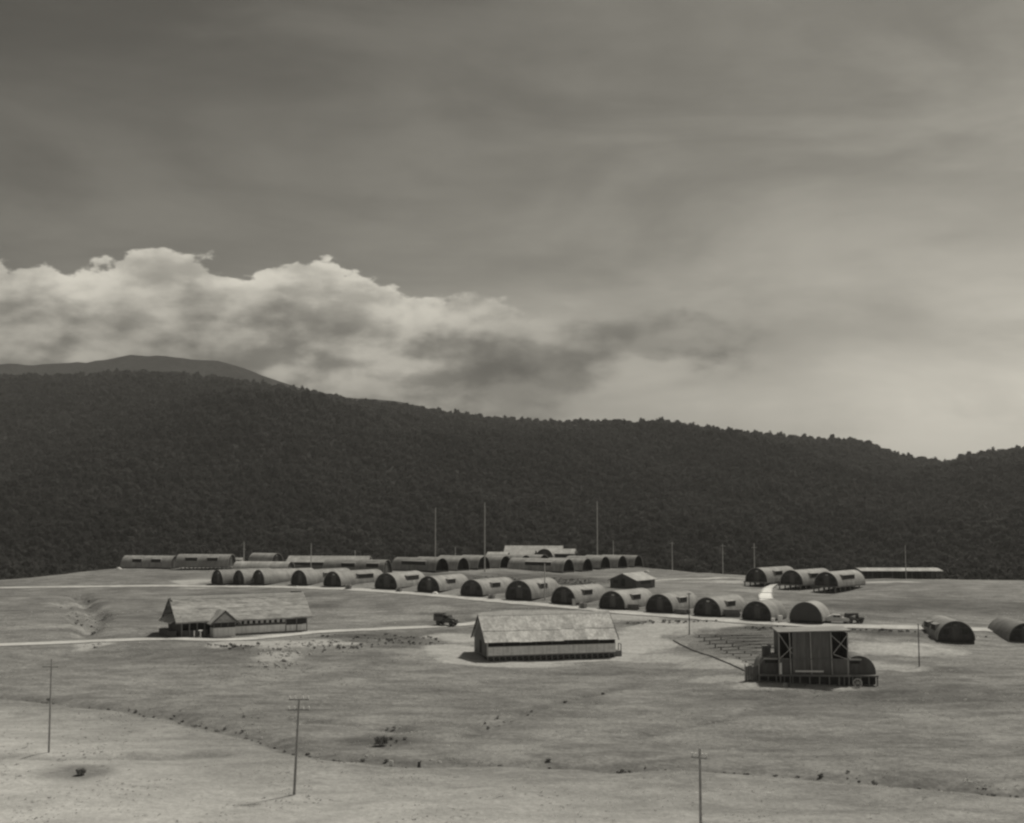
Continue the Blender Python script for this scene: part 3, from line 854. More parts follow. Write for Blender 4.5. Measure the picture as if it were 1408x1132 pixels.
hut(533, 788.5, 312, -74, 16.5, 'low hut with two window strips behind the fifth roadside hut', G2, wins=(('L', .18, 3.4), ('L', .58, 3.8)))
hut(748.5, 769.5, 430, 20, 12.0, 'far hut with a dark arch between the two pale roofs at the back', G2, wins=())
G3 = 'arched huts on stilts at the right'
hut(1040, 807, 300, 44, 14.0, 'left hut of the three on stilts at the right', G3, stilts=.9, wins=(('R', .40, 3.4),))
hut(1088.5, 812, 292, 44, 14.0, 'middle hut of the three on stilts, at the top of the white steps', G3, stilts=1.1, wins=(('R', .40, 3.4),))
hut(1136, 815, 285, 42, 14.0, 'right hut of the three on stilts, its whole side in view', G3, stilts=1.2, wins=(('R', .42, 6.0),))


# ------------------------------------------------------------------ gabled buildings
def gable(name, pos, az, W, L, eave, ridge, label, cat, wallm, roofm, over=.5, openings=(), group=None, skirt=.9):
    """local +Y along the ridge, front gable at y=0; openings: (side, y0, y1, z0, z1, material, part name)"""
    t = thing(name, pos, az, label, cat, group)
    h = W / 2
    wl = MB().prism([(-h, -skirt), (h, -skirt), (h, eave), (0, ridge - .12), (-h, eave)], 0, L).build('wall', wallm, t)
    sl = (ridge - eave) / h
    for s in (-1, 1):
        e = (s * (h + over), eave - sl * over)
        q = [(0, -over, ridge), (e[0], -over, e[1]), (e[0], L + over, e[1]), (0, L + over, ridge)]
        if s > 0: q = [q[0], q[3], q[2], q[1]][::-1]
        else: q = q[::-1]
        MB().slab(q, .12 if s > 0 else .12).build('roof_slope', roofm, t)
    for side, y0, y1, z0, z1, m, nm in openings:
        if side == 'F': MB().box(y0, y1, -.05, -.004, z0, z1).build(nm, m, wl)
        else:
            s = 1 if side == 'R' else -1
            a, b = sorted((s * (h + .004), s * (h + .05)))
            MB().box(a, b, y0, y1, z0, z1).build(nm, m, wl)
    return t


gp = lambda px, py, d: at(px, py, d)
gable('gabled_house', gp(857, 807, 286), 36, 7.0, 8.5, 1.7, 3.1, 'small gabled house with pale roof behind the roadside huts', 'house', DARK2, SHELL_PALE, .45,
      [('F', -.5, .5, .1, 1.9, BLACK, 'door'), ('F', -2.6, -1.4, .8, 1.5, BLACK, 'window'), ('R', 2, 6.5, .6, 1.4, BLACK, 'window')])
c1 = gable('long_shed', gp(507, 783, 345), -86, 6.5, 22.0, 2.3, 3.7, 'long low shed with pale roof behind the left roadside huts', 'shed', GREYW, SHELL_PALE, .5,
           [('L', 1.0, 3.4, .2, 2.0, BLACK, 'doorway'), ('L', 5.6, 7.0, .2, 2.0, BLACK, 'doorway'), ('L', 8.5, 20, 1.2, 2.1, BLACK, 'window_and_shade_strip')])  # the long strip is the eave's shadow, put in as a dark panel
gable('lean_shed', gp(416, 784, 346), -86, 5.5, 4.4, 1.6, 2.5, 'low end shed at the left of the long pale shed', 'shed', GREYW, SHELL_PALE, .3)
gable('small_shed', gp(333.5, 778, 356), -86, 2.0, 1.9, 1.8, 2.3, 'tiny pale shed between the huts at the left', 'shed', PALE, SHELL_PALE, .2, [('L', .5, 1.3, .1, 1.6, BLACK, 'door')])
gable('back_hall', gp(772, 768, 452), -84, 9.0, 20.0, 2.4, 4.6, 'farthest pale roofed hall at the back of the camp', 'hall', DARK2, SHELL_PALE, .6, [('L', 1, 19, .6, 1.9, BLACK, 'window_and_shade_strip')])
gable('back_hall', gp(790, 769, 434), -80, 7.0, 9.0, 2.2, 3.6, 'pale roofed hall right of the far dark arch', 'hall', DARK2, SHELL_PALE, .5, [('L', 1, 8, .6, 1.8, BLACK, 'window_and_shade_strip')])
gable('back_hall', gp(735, 769, 428), -80, 6.5, 8.0, 2.0, 3.2, 'low pale roofed hall left of the far dark arch', 'hall', DARK2, SHELL, .5, [('L', 1, 7, .6, 1.7, BLACK, 'window_and_shade_strip')])
gable('back_shed', gp(698, 769, 415), -80, 5.0, 6.4, 1.6, 2.4, 'small pale shed at the left of the far halls', 'shed', DARK2, SHELL_PALE, .4, [('L', .8, 5.6, .4, 1.3, BLACK, 'window_and_shade_strip')])


def open_shed():
    p = gp(1183, 797, 325); q = gp(1291, 797.5, 325); L = (q - p).length
    t = thing('open_shed', p, 90, 'long low open shed with thin pale roof at the far right', 'shed')
    MB().slab([(-2.4, -.4, 2.95), (2.6, -.4, 2.35), (2.6, L + .4, 2.35), (-2.4, L + .4, 2.95)], .14).build('roof', SHELL_PALE, t)
    MB().box(-2.2, -2.05, 0, L, -.6, 2.75).build('back_wall', DARK2, t)
    MB().box(-2, 2.2, .1, L - .1, -.6, .06).build('floor', UNDER, t)
    for k in range(9):
        y = L * k / 8
        for x, h in ((2.3, 2.2), (-1.95, 2.7)): MB().box(x - .07, x + .07, y - .07, y + .07, -.6, h).build('post', TIMBER, t)
    for k in range(4): MB().box(.2, 1.4, L * (k + .2) / 4, L * (k + .7) / 4, .07, .85).build('bench', DARK2, t)
open_shed()


# ------------------------------------------------------------------ the long pale hall
def long_hall():
    a = at(670, 909, 192); b = at(848, 898, 202.6)
    L, az = 20.9, 74.5
    t = thing('long_hall', a, az, 'long pale hall with steep patched roof raised on short posts', 'hall')   # local +Y along the front wall, +X faces the camera
    W, fl, sill, eave, ridge = 8.4, .75, 2.05, 3.0, 6.6
    MB().box(-W, .0, 0, L, fl - .22, fl).build('floor', TIMBER, t)
    MB().box(-W + .2, -.25, .2, L - .2, -.6, fl - .23).build('crawl_space_shade', BLACK, t)  # dark block stands in for the shade under the floor
    n = 22
    for k in range(n + 1):
        y = .12 + (L - .24) * k / n
        MB().box(-.19, -.03, y - .09, y + .09, -.7, fl - .224).build('post', TIMBER, t)
    for k in range(n):
        y0 = .12 + (L - .24) * k / n; y1 = .12 + (L - .24) * (k + 1) / n
        MB().bar((-.1, y0, -.05), (-.1, y1, fl - .3), .07, .05).build('brace', TIMBER, t)
    nb = 3
    fw = MB().box(-.12, 0, 0, L, fl + .004, sill - .004).build('front_wall', WALLB, t)
    for k in range(nb):
        z0 = fl + .01 + (sill - fl) * k / nb
        MB().xprism([(0.02, z0), (L - .02, z0), (L - .02, z0 + .39), (0.02, z0 + .39)], .004, .045 - .008 * k).build('board', WALLB, fw)
    MB().box(-.02, .11, -.06, L + .06, sill, sill + .07).build('sill', PALE, fw)
    sc = MB().box(-.5, -.42, .1, L - .1, sill, eave - .05).build('screen', BLACK, t)
    for k in range(9):
        y = .1 + (L - .2) * k / 8
        MB().box(-.14, -.03, y - .06, y + .06, sill + .074, eave + .05).build('stud', DARK2, sc)
    MB().box(-W, -W + .12, 0, L, fl + .004, eave).build('rear_wall', WALLB, t)
    for y, nm in ((0, 'gable_wall'), (L - .12, 'gable_wall')):
        g = MB().prism([(-W + .13, fl), (-.13, fl), (-.13, eave - .1), (-W / 2, ridge - .5), (-W + .13, eave - .1)], y + .002, y + .11).build(nm, GREYW, t)  # grey where the other walls are pale: gable shade put into the colour
        MB().box(-W / 2 - .7, -W / 2 + .7, y - .03 if y == 0 else y + .115, y - .002 if y == 0 else y + .16, fl + .05, fl + 2.0).build('door', BLACK, g)
    MB().box(-.35, .05, .0, .13, fl, eave).build('corner_board', PALE, t)
    # roof: separate sheets in two courses on each slope
    ov, oe = .30, .45
    sl = (ridge - eave) / (W / 2)
    rnd = random.Random(3)
    for s in (1, -1):
        ys = [-oe]
        while ys[-1] < L + oe - 1.2: ys.append(ys[-1] + rnd.uniform(1.5, 2.4))
        ys[-1] = L + oe
        for c in range(2):
            for y0, y1 in zip(ys[:-1], ys[1:]):
                u0, u1 = (0, .60 + rnd.uniform(-.025, .025)) if c == 0 else (.55, 1.0 + rnd.uniform(-.012, .012))
                lift = .10 if c == 0 else .04
                f = lambda u: (-W / 2 + s * u * (W / 2 + ov), ridge - sl * u * (W / 2 + ov) + lift + rnd.uniform(0, .03))
                (xa, za), (xb, zb) = f(u0), f(u1)
                q = [(xa, y0 - .03, za), (xb, y0 - .03, zb), (xb, y1 + .03, zb), (xa, y1 + .03, za)]
                if s < 0: q = q[::-1]
                MB().slab(q, .06).build('roof_sheet', ROOFB, t)
    MB().prism([(-W / 2 - .3, ridge - .1), (-W / 2, ridge + .23), (-W / 2 + .3, ridge - .1)], -oe - .04, L + oe + .04).build('ridge_cap', PALE, t)
    for y in (-oe - .06, L + oe + .0):
        for s in (1, -1):
            MB().bar((-W / 2, y + .03, ridge - .02), (-W / 2 + s * (W / 2 + ov), y + .03, ridge - .02 - sl * (W / 2 + ov)), .06, .26).build('barge_board', DARK2, t)
    st = MB().box(-2.6, -1.2, L + .14, L + 1.5, -.5, fl).build('porch', TIMBER, t)
    for x in (-2.5, -1.3): MB().box(x - .06, x + .06, L + 1.36, L + 1.46, fl + .004, fl + 1.0).build('rail_post', DARK2, st)
    MB().box(-2.6, -1.2, L + 1.36, L + 1.48, fl + 1.004, fl + 1.1).build('rail', DARK2, st)
long_hall()


# ------------------------------------------------------------------ thatched lodge at the left
def lodge():
    a = at(247, 877.5, 211); b = at(425, 869, 222.6)
    a.z = b.z = ground((a.x + b.x) / 2, (a.y + b.y) / 2) + .1
    dv = b - a; L = dv.length; az = math.degrees(math.atan2(dv.x, dv.y))
    t = thing('thatched_lodge', a, az, 'old thatched lodge with a gabled porch and dark open left end', 'lodge')
    W, eave, ridge = 8.6, 2.75, 6.3
    sl = (ridge - eave) / (W / 2)
    MB().box(-W, 0, .2, L - .3, -1.2, .12).build('floor', TIMBER, t)
    MB().box(-W, -W + .15, .3, L - .4, .124, eave).build('rear_wall', DARK2, t)
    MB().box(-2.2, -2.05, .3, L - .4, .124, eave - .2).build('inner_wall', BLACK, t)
    lw = MB().box(-.28, -.14, 9.2, L - 4.4, .124, 1.35).build('low_wall', WALLB, t)
    for k in range(10):
        y = 9.5 + (L - 4.4 - 9.8) * k / 9
        MB().box(-.26, -.16, y - .25, y + .25, 1.75, 2.6).build('blind', PALE, t)
    MB().box(-.3, -.1, 9.2, L - 4.4, 1.45, 1.72).build('rail_beam', DARK2, t)
    MB().box(-.28, -.14, L - 4.35, L - .4, .124, 1.2).build('low_wall', WALLB, t)
    for y in (.4, 1.7, 3.0, 4.3, L - 4.3, L - 2.3, L - .4):
        MB().box(-.3, -.12, y - .09, y + .09, .124, eave + .05).build('post', TIMBER, t)
    MB().box(-2.0, -.35, .5, 4.9, .124, 1.0).build('veranda_counter', DARK2, t)
    # thatch laid in lapped courses
    rnd = random.Random(12)
    ov, oe = .35, .8
    ncrs = 6
    for s in (1, -1):
        for c in range(ncrs):
            u0, u1 = max(0, c / ncrs - .02), (c + 1) / ncrs
            mb = MB(); y = -oe if c > 0 else -oe + .4
            ny = 26; top, bot = [], []
            for k in range(ny + 1):
                yy = y + (L + oe - .3 - y) * k / ny
                j = rnd.uniform(-.10, .10)
                X = lambda u: -W / 2 + s * u * (W / 2 + ov)
                Z = lambda u: ridge - sl * u * (W / 2 + ov)
                top.append((X(u0), yy, Z(u0) + .06)); bot.append((X(u1) + s * j * .4, yy + rnd.uniform(-.06, .06), Z(u1) + .14 - abs(j) * .9))
            low = [(x - s * .02, yy, z - .26) for x, yy, z in bot]; lowt = [(x, yy, z - .2) for x, yy, z in top]
            m = ny + 1
            mb.v = top + bot + low + lowt
            for k in range(ny):
                mb.f += [(k, m + k, m + k + 1, k + 1), (m + k, 2 * m + k, 2 * m + k + 1, m + k + 1), (2 * m + k, 3 * m + k, 3 * m + k + 1, 2 * m + k + 1)]
            mb.f += [(0, m, 2 * m, 3 * m), (m - 1, 2 * m - 1, 3 * m - 1, 4 * m - 1)]
            mb.build('thatch_course', THATCH, t)
    MB().prism([(-W / 2 - .45, ridge - .25), (-W / 2 - .2, ridge + .24), (-W / 2 + .2, ridge + .24), (-W / 2 + .45, ridge - .25)], -.6, L + .4).build('ridge_roll', PALE, t)
    # open left gable: dark walls with the end's shade in their colour, finial poles and a small hood
    g = MB().prism([(-W + .4, eave), (-.4, eave), (-W / 2, ridge - .45)], .35, .45).build('gable_wall', BLACK, t)
    MB().box(-W + .3, -.3, .30, .46, .124, eave).build('gable_low_wall', DARK2, g)
    for s in (1, -1):
        MB().bar((-W / 2, -.83, ridge - .1), (-W / 2 + s * (W / 2 + .3), -.83, eave - .3), .08, .36).build('barge_board', DARK2, g)
    MB().slab([(-W + .5, -1.6, eave - .3), (-.6, -1.6, eave - .3), (-.6, .3, eave + .75), (-W + .5, .3, eave + .75)], .2).build('end_awning', THATCH, g)
    MB().box(-W + .8, -1.2, -1.5, -.2, -.8, 1.0).build('end_bench', DARK2, t)
    # porch with its own gable, facing the camera
    y0, y1, xo = 5.2, 9.0, 1.9; ym = (y0 + y1) / 2
    p = MB().box(-.1, xo, y0, y1, -1.2, 1.45).build('porch', WALLB, t)
    for y in (y0 + .1, ym - .6, ym + .6, y1 - .1): MB().box(xo - .2, xo - .04, y - .07, y + .07, 1.454, 2.3).build('porch_post', DARK2, p)
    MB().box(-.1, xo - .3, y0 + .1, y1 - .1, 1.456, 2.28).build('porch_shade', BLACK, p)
    gz = 4.25
    MB().xprism([(y0 - .1, 2.3), (y1 + .1, 2.3), (ym, gz - .25)], xo - .12, xo - .02).build('porch_gable', THATCH, p)
    for s in (1, -1):
        q = [(-2.8, ym, gz), (xo + .45, ym, gz), (xo + .45, ym + s * 2.5, 2.05), (-2.8, ym + s * 2.5, 2.05)]
        MB().slab(q if s < 0 else q[::-1], .16).build('porch_roof', THATCH, p)
        MB().bar((xo + .5, ym - s * .12, gz + .05), (xo + .5, ym + s * 2.6, 1.98), .09, .24).build('porch_barge', DARK2, p)
    MB().box(xo + .02, xo + .9, y0 + .5, y1 - .5, -1.2, -.1).build('porch_step', STONE, p)
    # open bay at the right: dark block stands in for its inner shade
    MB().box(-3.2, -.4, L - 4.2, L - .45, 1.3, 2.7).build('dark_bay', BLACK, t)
    return t, a, az
lodge()

# things round the lodge
o = on(275.5, 877.5); t = thing('white_pedestal', o, 0, 'white post with a wide top before the dark lodge veranda', 'post')
MB().box(-.22, .22, -.22, .22, -.3, .15).build('base', WHITE, t); MB().tube((0, 0, .15), (0, 0, 1.0), .13, .1, 10).build('shaft', WHITE, t); MB().tube((0, 0, 1.0), (0, 0, 1.25), .18, .42, 12).build('bowl', WHITE, t)
o = on(267, 877.5); tag(MB().add([], []).box(-.07, .07, -.07, .07, -.4, 1.2).build('white_stake', WHITE), 'thin white stake left of the white pedestal', 'stake').location = o
o = on(405.5, 826); t = thing('notice_board', o, 10, 'small signboard on two posts above the right end of the lodge roof', 'sign')
for x in (-.9, 1.2): MB().box(x - .06, x + .06, -.06, .06, -.4, 1.9).build('post', DARK2, t)
MB().box(-1.0, 1.5, -.1, -.064, 1.2, 1.9).build('board', DARK2, t)


# ------------------------------------------------------------------ open air stage seen from behind
def quarter_hut(parent_pos, az, label):
    t = thing('stage_side_hut', parent_pos, az, label, 'hut', 'small arched huts beside the stage')
    Rd, L, fl = 2.3, 5.5, 1.15
    ar = arc(Rd, .25, 16)
    MB().prism([(x, z + fl) for x, z in ar], 0, L).build('shell', SHELL_DARK, t)
    MB().prism([(x * .95, z * .97 + fl + .02) for x, z in ar], -.03, -.004).build('end_wall', DARK2, t)
    MB().box(-2.4, 2.4, -1.2, L, fl - .2, fl - .004).build('deck', TIMBER, t)
    for x in (-2.25, -1.1, 0, 1.1, 2.25):
        for y in (-1.05, L - .2): MB().box(x - .08, x + .08, y - .08, y + .08, -.6, fl - .204).build('post', TIMBER, t)
    MB().box(-2.3, 2.3, .3, L - .4, -.6, fl - .22).build('crawl_space_shade', BLACK, t)  # solid dark fill, shade below the deck put in as colour
    return t


def stage():
    c = at(1119, 939, 173.5); c.z = ground(c.x, c.y) + .05
    az = 4.0
    t = thing('outdoor_stage', c, az, 'tall dark boarded back of an open air stage with pale bracing', 'stage')
    W, fl, H, D = 4.75, 1.2, 7.35, 4.6
    MB().box(-W - .1, W + .1, -.9, D, fl - .22, fl).build('deck', TIMBER, t)
    for k in range(8):
        x = -W + .1 + (2 * W - .2) * k / 7
        MB().box(x - .09, x + .09, -.85, -.67, -.6, fl - .224).build('post', TIMBER, t)
    MB().box(-W + .2, W - .2, -.3, D - .3, -.6, fl - .23).build('crawl_space_shade', BLACK, t)  # dark fill in place of the shade beneath the stage
    SB = mat('stage_boards', .19, .25, 1.0, stretch=(1, 1, .15))
    bw = MB().box(-2.85, 2.6, .02, .14, fl + .004, H - .35).build('back_wall', SB, t)
    x = -2.85; rnd = random.Random(8)
    k = 0
    while x < 2.55:
        w_ = min(rnd.uniform(.5, .66), 2.6 - x)
        MB().box(x + .015, x + w_ - .015, -.03 - rnd.uniform(0, .015), .016, fl + .02, H - .4 - rnd.uniform(0, .1)).build('board', SB, bw); x += w_
    MB().box(-W, W, .15, .24, fl + .004, 3.2).build('lower_wall', SB, t)
    MB().box(-W, W, D - .2, D - .1, fl + .004, H - .4).build('proscenium', DARK2, t)
    for s in (-1, 1): MB().box(s * (W - .02) - .05, s * (W - .02) + .05, .3, D - .25, fl + .004, H - .5).build('side_wall', DARK2, t)
    for xx, lean in ((-W + .06, 0), (-2.95, .3), (-.15, .25), (2.7, .3), (W - .06, 0)):
        MB().bar((xx - lean * .5, -.12, fl), (xx - lean, -.12, H - .3) if abs(xx) > 4 else (xx - lean, -.12, H - .35), .13, .12).build('stud', PALE, t)
    for a, b in (((-W + .1, -.2, H - .7), (-2.9, -.2, 4.0)), ((2.5, -.2, H - .8), (W - .1, -.2, 4.6)), ((W - .1, -.26, H - .7), (2.7, -.26, 4.1)), ((-W + .1, -.16, 3.3), (-2.9, -.16, 4.9)), ((2.7, -.18, 4.0), (W - .1, -.18, 3.3))):
        MB().bar(a, b, .12, .1).build('brace', PALE, t)
    MB().bar((-W, -.14, 3.3), (W, -.14, 3.3), .1, .14).build('rail_beam', TIMBER, t)
    MB().slab([(-W - .2, -.7, H - .28), (W + .25, -.7, H - .02), (W + .25, D + .4, H + .05), (-W - .2, D + .4, H - .2)], .16).build('roof', SHELL, t)
    MB().box(-2.65, 1.2, -1.0, -.92, 1.62, 1.84).build('white_plank', WHITE, t)
    MB().box(-W - .05, -W + .28, -1.02, -.93, 1.3, 2.85).build('white_panel', WHITE, t)
    MB().box(-W - .2, W + .2, -.98, -.9, fl - .1, fl + .06).build('edge_board', TIMBER, t)
    f = lambda dx, dy: c + Matrix.Rotation(-R(az), 3, 'Z') @ Vector((dx, dy, 0))
    q = quarter_hut(f(-5.15, .8), az, 'small dark arched hut against the left side of the stage')
    MB().box(-1.4, .6, -.08, -.034, 2.6, 3.1).build('window', BLACK, q)
    MB().box(-1.5, .7, -.3, -.034, 3.12, 3.3).build('window_hood', PALE, q)
    vt = MB().box(-1.5, -.4, 1.2, 2.4, 3.2, 4.7).build('roof_vent', DARK2, q)
    MB().box(-1.6, -.3, 1.1, 2.5, 4.704, 4.85).build('vent_cap', GREYW, vt)
    q = quarter_hut(f(6.35, .8), az, 'small dark arched hut against the right side of the stage')
    MB().box(-1.2, .1, -.08, -.034, 2.6, 3.05).build('window', BLACK, q)
    MB().box(-1.3, .3, -.3, -.034, 3.08, 3.28).build('window_hood', PALE, q)
    MB().box(-1.55, -1.35, -.1, -.034, 1.3, 3.2).build('door_post', PALE, q)
    # lean-to screen at far left, wheel and bench
    g0 = f(-8.6, .2); g0.z = ground(g0.x, g0.y)
    s = thing('board_screen', g0, az, 'low board screen left of the stage huts', 'screen')
    for k in range(6): MB().box(-.7 + k * .3, -.43 + k * .3, -.04, .04 + .01 * (k % 2), -.3, 2.0 + .08 * (k % 3)).build('board', DARK2 if k % 3 else GREYW, s)
    for x in (-.75, 1.15): MB().box(x - .07, x + .07, .06, .18, -.4, 2.3).build('post', PALE, s)
    g0 = f(5.65, -1.6); g0.z = ground(g0.x, g0.y)
    wl = thing('cart_wheel', g0, az + 8, 'pale spoked wheel leaning at the right foot of the stage', 'wheel')
    mb = MB(); n = 24
    for r in (.62, .50):
        for yy in (-.05, .05): mb.v += [(r * math.cos(6.2832 * i / n), yy, .62 + r * math.sin(6.2832 * i / n)) for i in range(n)]
    for i in range(n):
        j = (i + 1) % n
        mb.f += [(i, j, n + j, n + i), (2 * n + j, 2 * n + i, 3 * n + i, 3 * n + j), (j, i, 2 * n + i, 2 * n + j), (n + i, n + j, 3 * n + j, 3 * n + i)]
    mb.build('rim', PALE, wl)
    MB().tube((0, -.1, .62), (0, .1, .62), .12, n=10).build('hub', PALE, wl)
    for i in range(8):
        a = 6.2832 * i / 8
        MB().bar((.1 * math.cos(a), 0, .62 + .1 * math.sin(a)), (.52 * math.cos(a), 0, .62 + .52 * math.sin(a)), .06).build('spoke', PALE, wl)
    g0 = f(-2.6, -2.6); g0.z = ground(g0.x, g0.y)
    b = thing('plank_bench', g0, az - 5, 'single low bench on the ground in front of the stage back', 'bench')
    MB().box(-1.5, 1.3, -.2, .2, .36, .44).build('seat', DARK2, b)
    for x in (-1.2, 1.0): MB().box(x - .06, x + .06, -.16, .16, -.2, .356).build('leg', DARK2, b)
    g0 = f(-4.2, -2.2); g0.z = ground(g0.x, g0.y)
    tag(MB().box(-.35, .35, -.3, .3, -.1, .28).box(-.28, .28, -.22, .22, .28, .36).build('pale_crate', PALE), 'small pale crate left of the low bench before the stage', 'crate').location = g0
stage()

# rows of benches for the audience
seat = MB().box(-6.2, 6.2, -.22, .22, .24, .31).mesh('seat', mat('bench_plank_grey', .085, .3, .8))
leg = MB().box(-.08, .08, -.2, .2, -.6, .236).mesh('leg', DARK2)
BL = ['bench row closest to the stage', 'second bench row out from the stage', 'third bench row out from the stage', 'fourth bench row out from the stage', 'fifth bench row out from the stage', 'sixth bench row out from the stage',
      'seventh bench row out from the stage', 'eighth bench row out from the stage', 'ninth bench row out from the stage', 'bench row farthest from the stage, nearest the road']
for k in range(10):
    d = 186.5 + 3.1 * k
    x = 41.5 - .42 * k
    z = min(ground(x - 4, d), ground(x, d), ground(x + 4, d)) + .05
    b = thing('audience_bench', (x, d, max(z, ground(x, d) - .1)), 4, 'long low plank bench, ' + BL[k], 'bench', 'benches facing the stage')
    link('seat', seat, b)
    for xx in (-5.6, -2.8, 0, 2.8, 5.6):
        q = link('leg', leg, b); q.location = (xx, 0, 0)
# aisle kerb planks beside the seating
a, b_ = on(926, 881), on(1028, 926)
L = Vector((b_.x - a.x, b_.y - a.y, 0)).length
mb = MB(); N_ = 30
for k in range(N_):
    u0, u1 = k / N_, (k + 1) / N_
    p0 = a.lerp(b_, u0); p1 = a.lerp(b_, u1); p0.z = ground(p0.x, p0.y) + .06; p1.z = ground(p1.x, p1.y) + .06
    mb.bar(p0, p1, .22, .2)
tag(mb.build('timber_edging', DARK2), 'dark timber edging running diagonally along the left of the benches', 'edging')


# ------------------------------------------------------------------ vehicles
def wheel(t, x, y, r=.40, w=.24):
    q = bpy.data.objects.new('wheel', None); col.objects.link(q); q.parent = t; q.location = (x, y, r)
    MB().tube((-w / 2, 0, 0), (w / 2, 0, 0), r, n=16).build('tyre', RUBBER, q)
    MB().tube((-w / 2 - .015, 0, 0), (w / 2 + .015, 0, 0), r * .5, n=12).build('rim', METAL_D, q)


def truck(pos, az):
    t = thing('army_truck', pos, az, 'small dark open truck parked on the lower road left of the pale hall', 'truck')   # +Y forward
    MB().box(-.45, .45, -2.3, 2.3, .55, .75).build('chassis', METAL_D, t)
    for x in (-.82, .82):
        for y in (-1.45, 1.55): wheel(t, x, y, .46, .26)
    h = MB().xprism([(1.0, .75), (2.35, .75), (2.4, 1.25), (2.2, 1.38), (1.0, 1.48)], -.52, .52).build('bonnet', METAL_D, t)
    for x in (-.36, .36): MB().tube((x, 2.38, 1.1), (x, 2.46, 1.1), .11, n=10).build('headlight', PALE, h)
    MB().box(-.42, .42, 2.39, 2.43, .8, 1.22).build('grille', BLACK, h)
    for s in (-1, 1):
        MB().xprism([(.95, .8), (1.1, 1.05), (1.9, 1.1), (2.25, .85), (2.2, .8), (1.85, 1.03), (1.15, .98), (1.0, .8)], min(s * .54, s * 1.0), max(s * .54, s * 1.0)).build('fender', METAL_D, t)
    MB().box(-.85, .85, -.1, .98, .76, 1.45).build('cab', METAL_D, t)
    ws = MB().slab([(-.78, .98, 1.45), (.78, .98, 1.45), (.78, .72, 2.0), (-.78, .72, 2.0)], .05).build('windscreen', GLASS, t)
    MB().slab([(-.86, .75, 2.08), (.86, .75, 2.08), (.86, -.55, 2.14), (-.86, -.55, 2.14)], .06).build('cab_roof', METAL_D, t)
    for s in (-1, 1): MB().box(s * .8 - .04, s * .8 + .04, -.12, -.04, 1.45, 2.06).build('cab_post', METAL_D, t)
    MB().box(-1.0, 1.0, -2.5, -.16, .85, 1.0).build('bed', METAL_D, t)
    for s in (-1, 1): MB().box(s * .97 - .04, s * .97 + .04, -2.5, -.16, 1.0, 1.75).build('bed_side', METAL_D, t)
    MB().box(-.92, .92, -2.5, -2.42, 1.0, 1.7).build('tailgate', METAL_D, t)
    MB().prism([(-.98, 1.75), (.98, 1.75), (.9, 2.25), (.5, 2.42), (-.5, 2.42), (-.9, 2.25)], -2.5, -.6).build('canvas_cover', mat('dark_canvas', .06, .25, 1), t)
    MB().box(-.95, .95, 2.5, 2.58, .6, .78).build('bumper', METAL_D, t)
truck(on(614, 860.5) + Vector((0, 0, .08)), 118)
bpy.data.objects['army_truck'].scale = (.9, .9, .9)


def sedan(pos, az):
    t = thing('parked_sedan', pos, az, 'pale rounded sedan parked on the road right of the canvas ended hut', 'car')
    pr = [(-2.15, .35), (2.1, .35), (2.2, .7), (2.0, .95), (.95, 1.05), (.5, 1.5), (-.7, 1.56), (-1.5, 1.2), (-2.1, .9)]
    MB().xprism(pr, -.82, .82).build('body', METAL_P, t)
    for s in (-1, 1):
        for y in (-1.35, 1.4):
            wheel(t, s * .74, y, .34, .2)
            MB().xprism([(y - .55, .38), (y - .4, .72), (y, .85), (y + .4, .72), (y + .55, .38)], min(s * .823, s * .93), max(s * .823, s * .93)).build('fender', METAL_P, t)
        for y0, y1 in ((-.65, -.05), (.02, .55)):
            MB().box(min(s * .823, s * .84), max(s * .823, s * .84), y0, y1, 1.05, 1.4).build('window', GLASS, t)
        MB().tube((s * .6, 2.1, .75), (s * .6, 2.24, .75), .12, n=10).build('headlight', GLASS, t)
    MB().slab([(-.7, .93, 1.1), (.7, .93, 1.1), (.66, .56, 1.48), (-.66, .56, 1.48)], .03).build('windscreen', GLASS, t)
    MB().box(-.85, .85, 2.2, 2.28, .4, .52).build('bumper', WHITE, t)
sedan(on(1151, 857) + Vector((0, 0, .05)), 105)


def jeep(pos, az):
    t = thing('parked_jeep', pos, az, 'dark jeep with canvas top parked right behind the pale sedan', 'jeep')
    MB().xprism([(-1.6, .5), (1.6, .5), (1.65, 1.0), (.55, 1.1), (.5, .85), (-.2, .8), (-.3, 1.1), (-1.6, 1.1)], -.72, .72).build('body', METAL_D, t)
    for x in (-.62, .62):
        for y in (-1.0, 1.05): wheel(t, x * 1.2, y, .36, .18)
    MB().slab([(-.7, .62, 1.1), (.7, .62, 1.1), (.7, .45, 1.7), (-.7, .45, 1.7)], .04).build('windscreen', GLASS, t)
    MB().xprism([(.55, 1.7), (-1.5, 1.65), (-1.62, 1.1), (-1.55, 1.1), (-1.4, 1.75), (.5, 1.82)], -.74, .74).build('canvas_top', CANVAS, t)
    for x in (-.45, .45): MB().tube((x, 1.62, .82), (x, 1.7, .82), .1, n=10).build('headlight', PALE, t)
    MB().tube((.2, -1.62, .95), (.2, -1.8, .95), .34, n=14).build('spare_tyre', RUBBER, t)
jeep(on(1174.5, 857) + Vector((0, 0, .05)), 80)


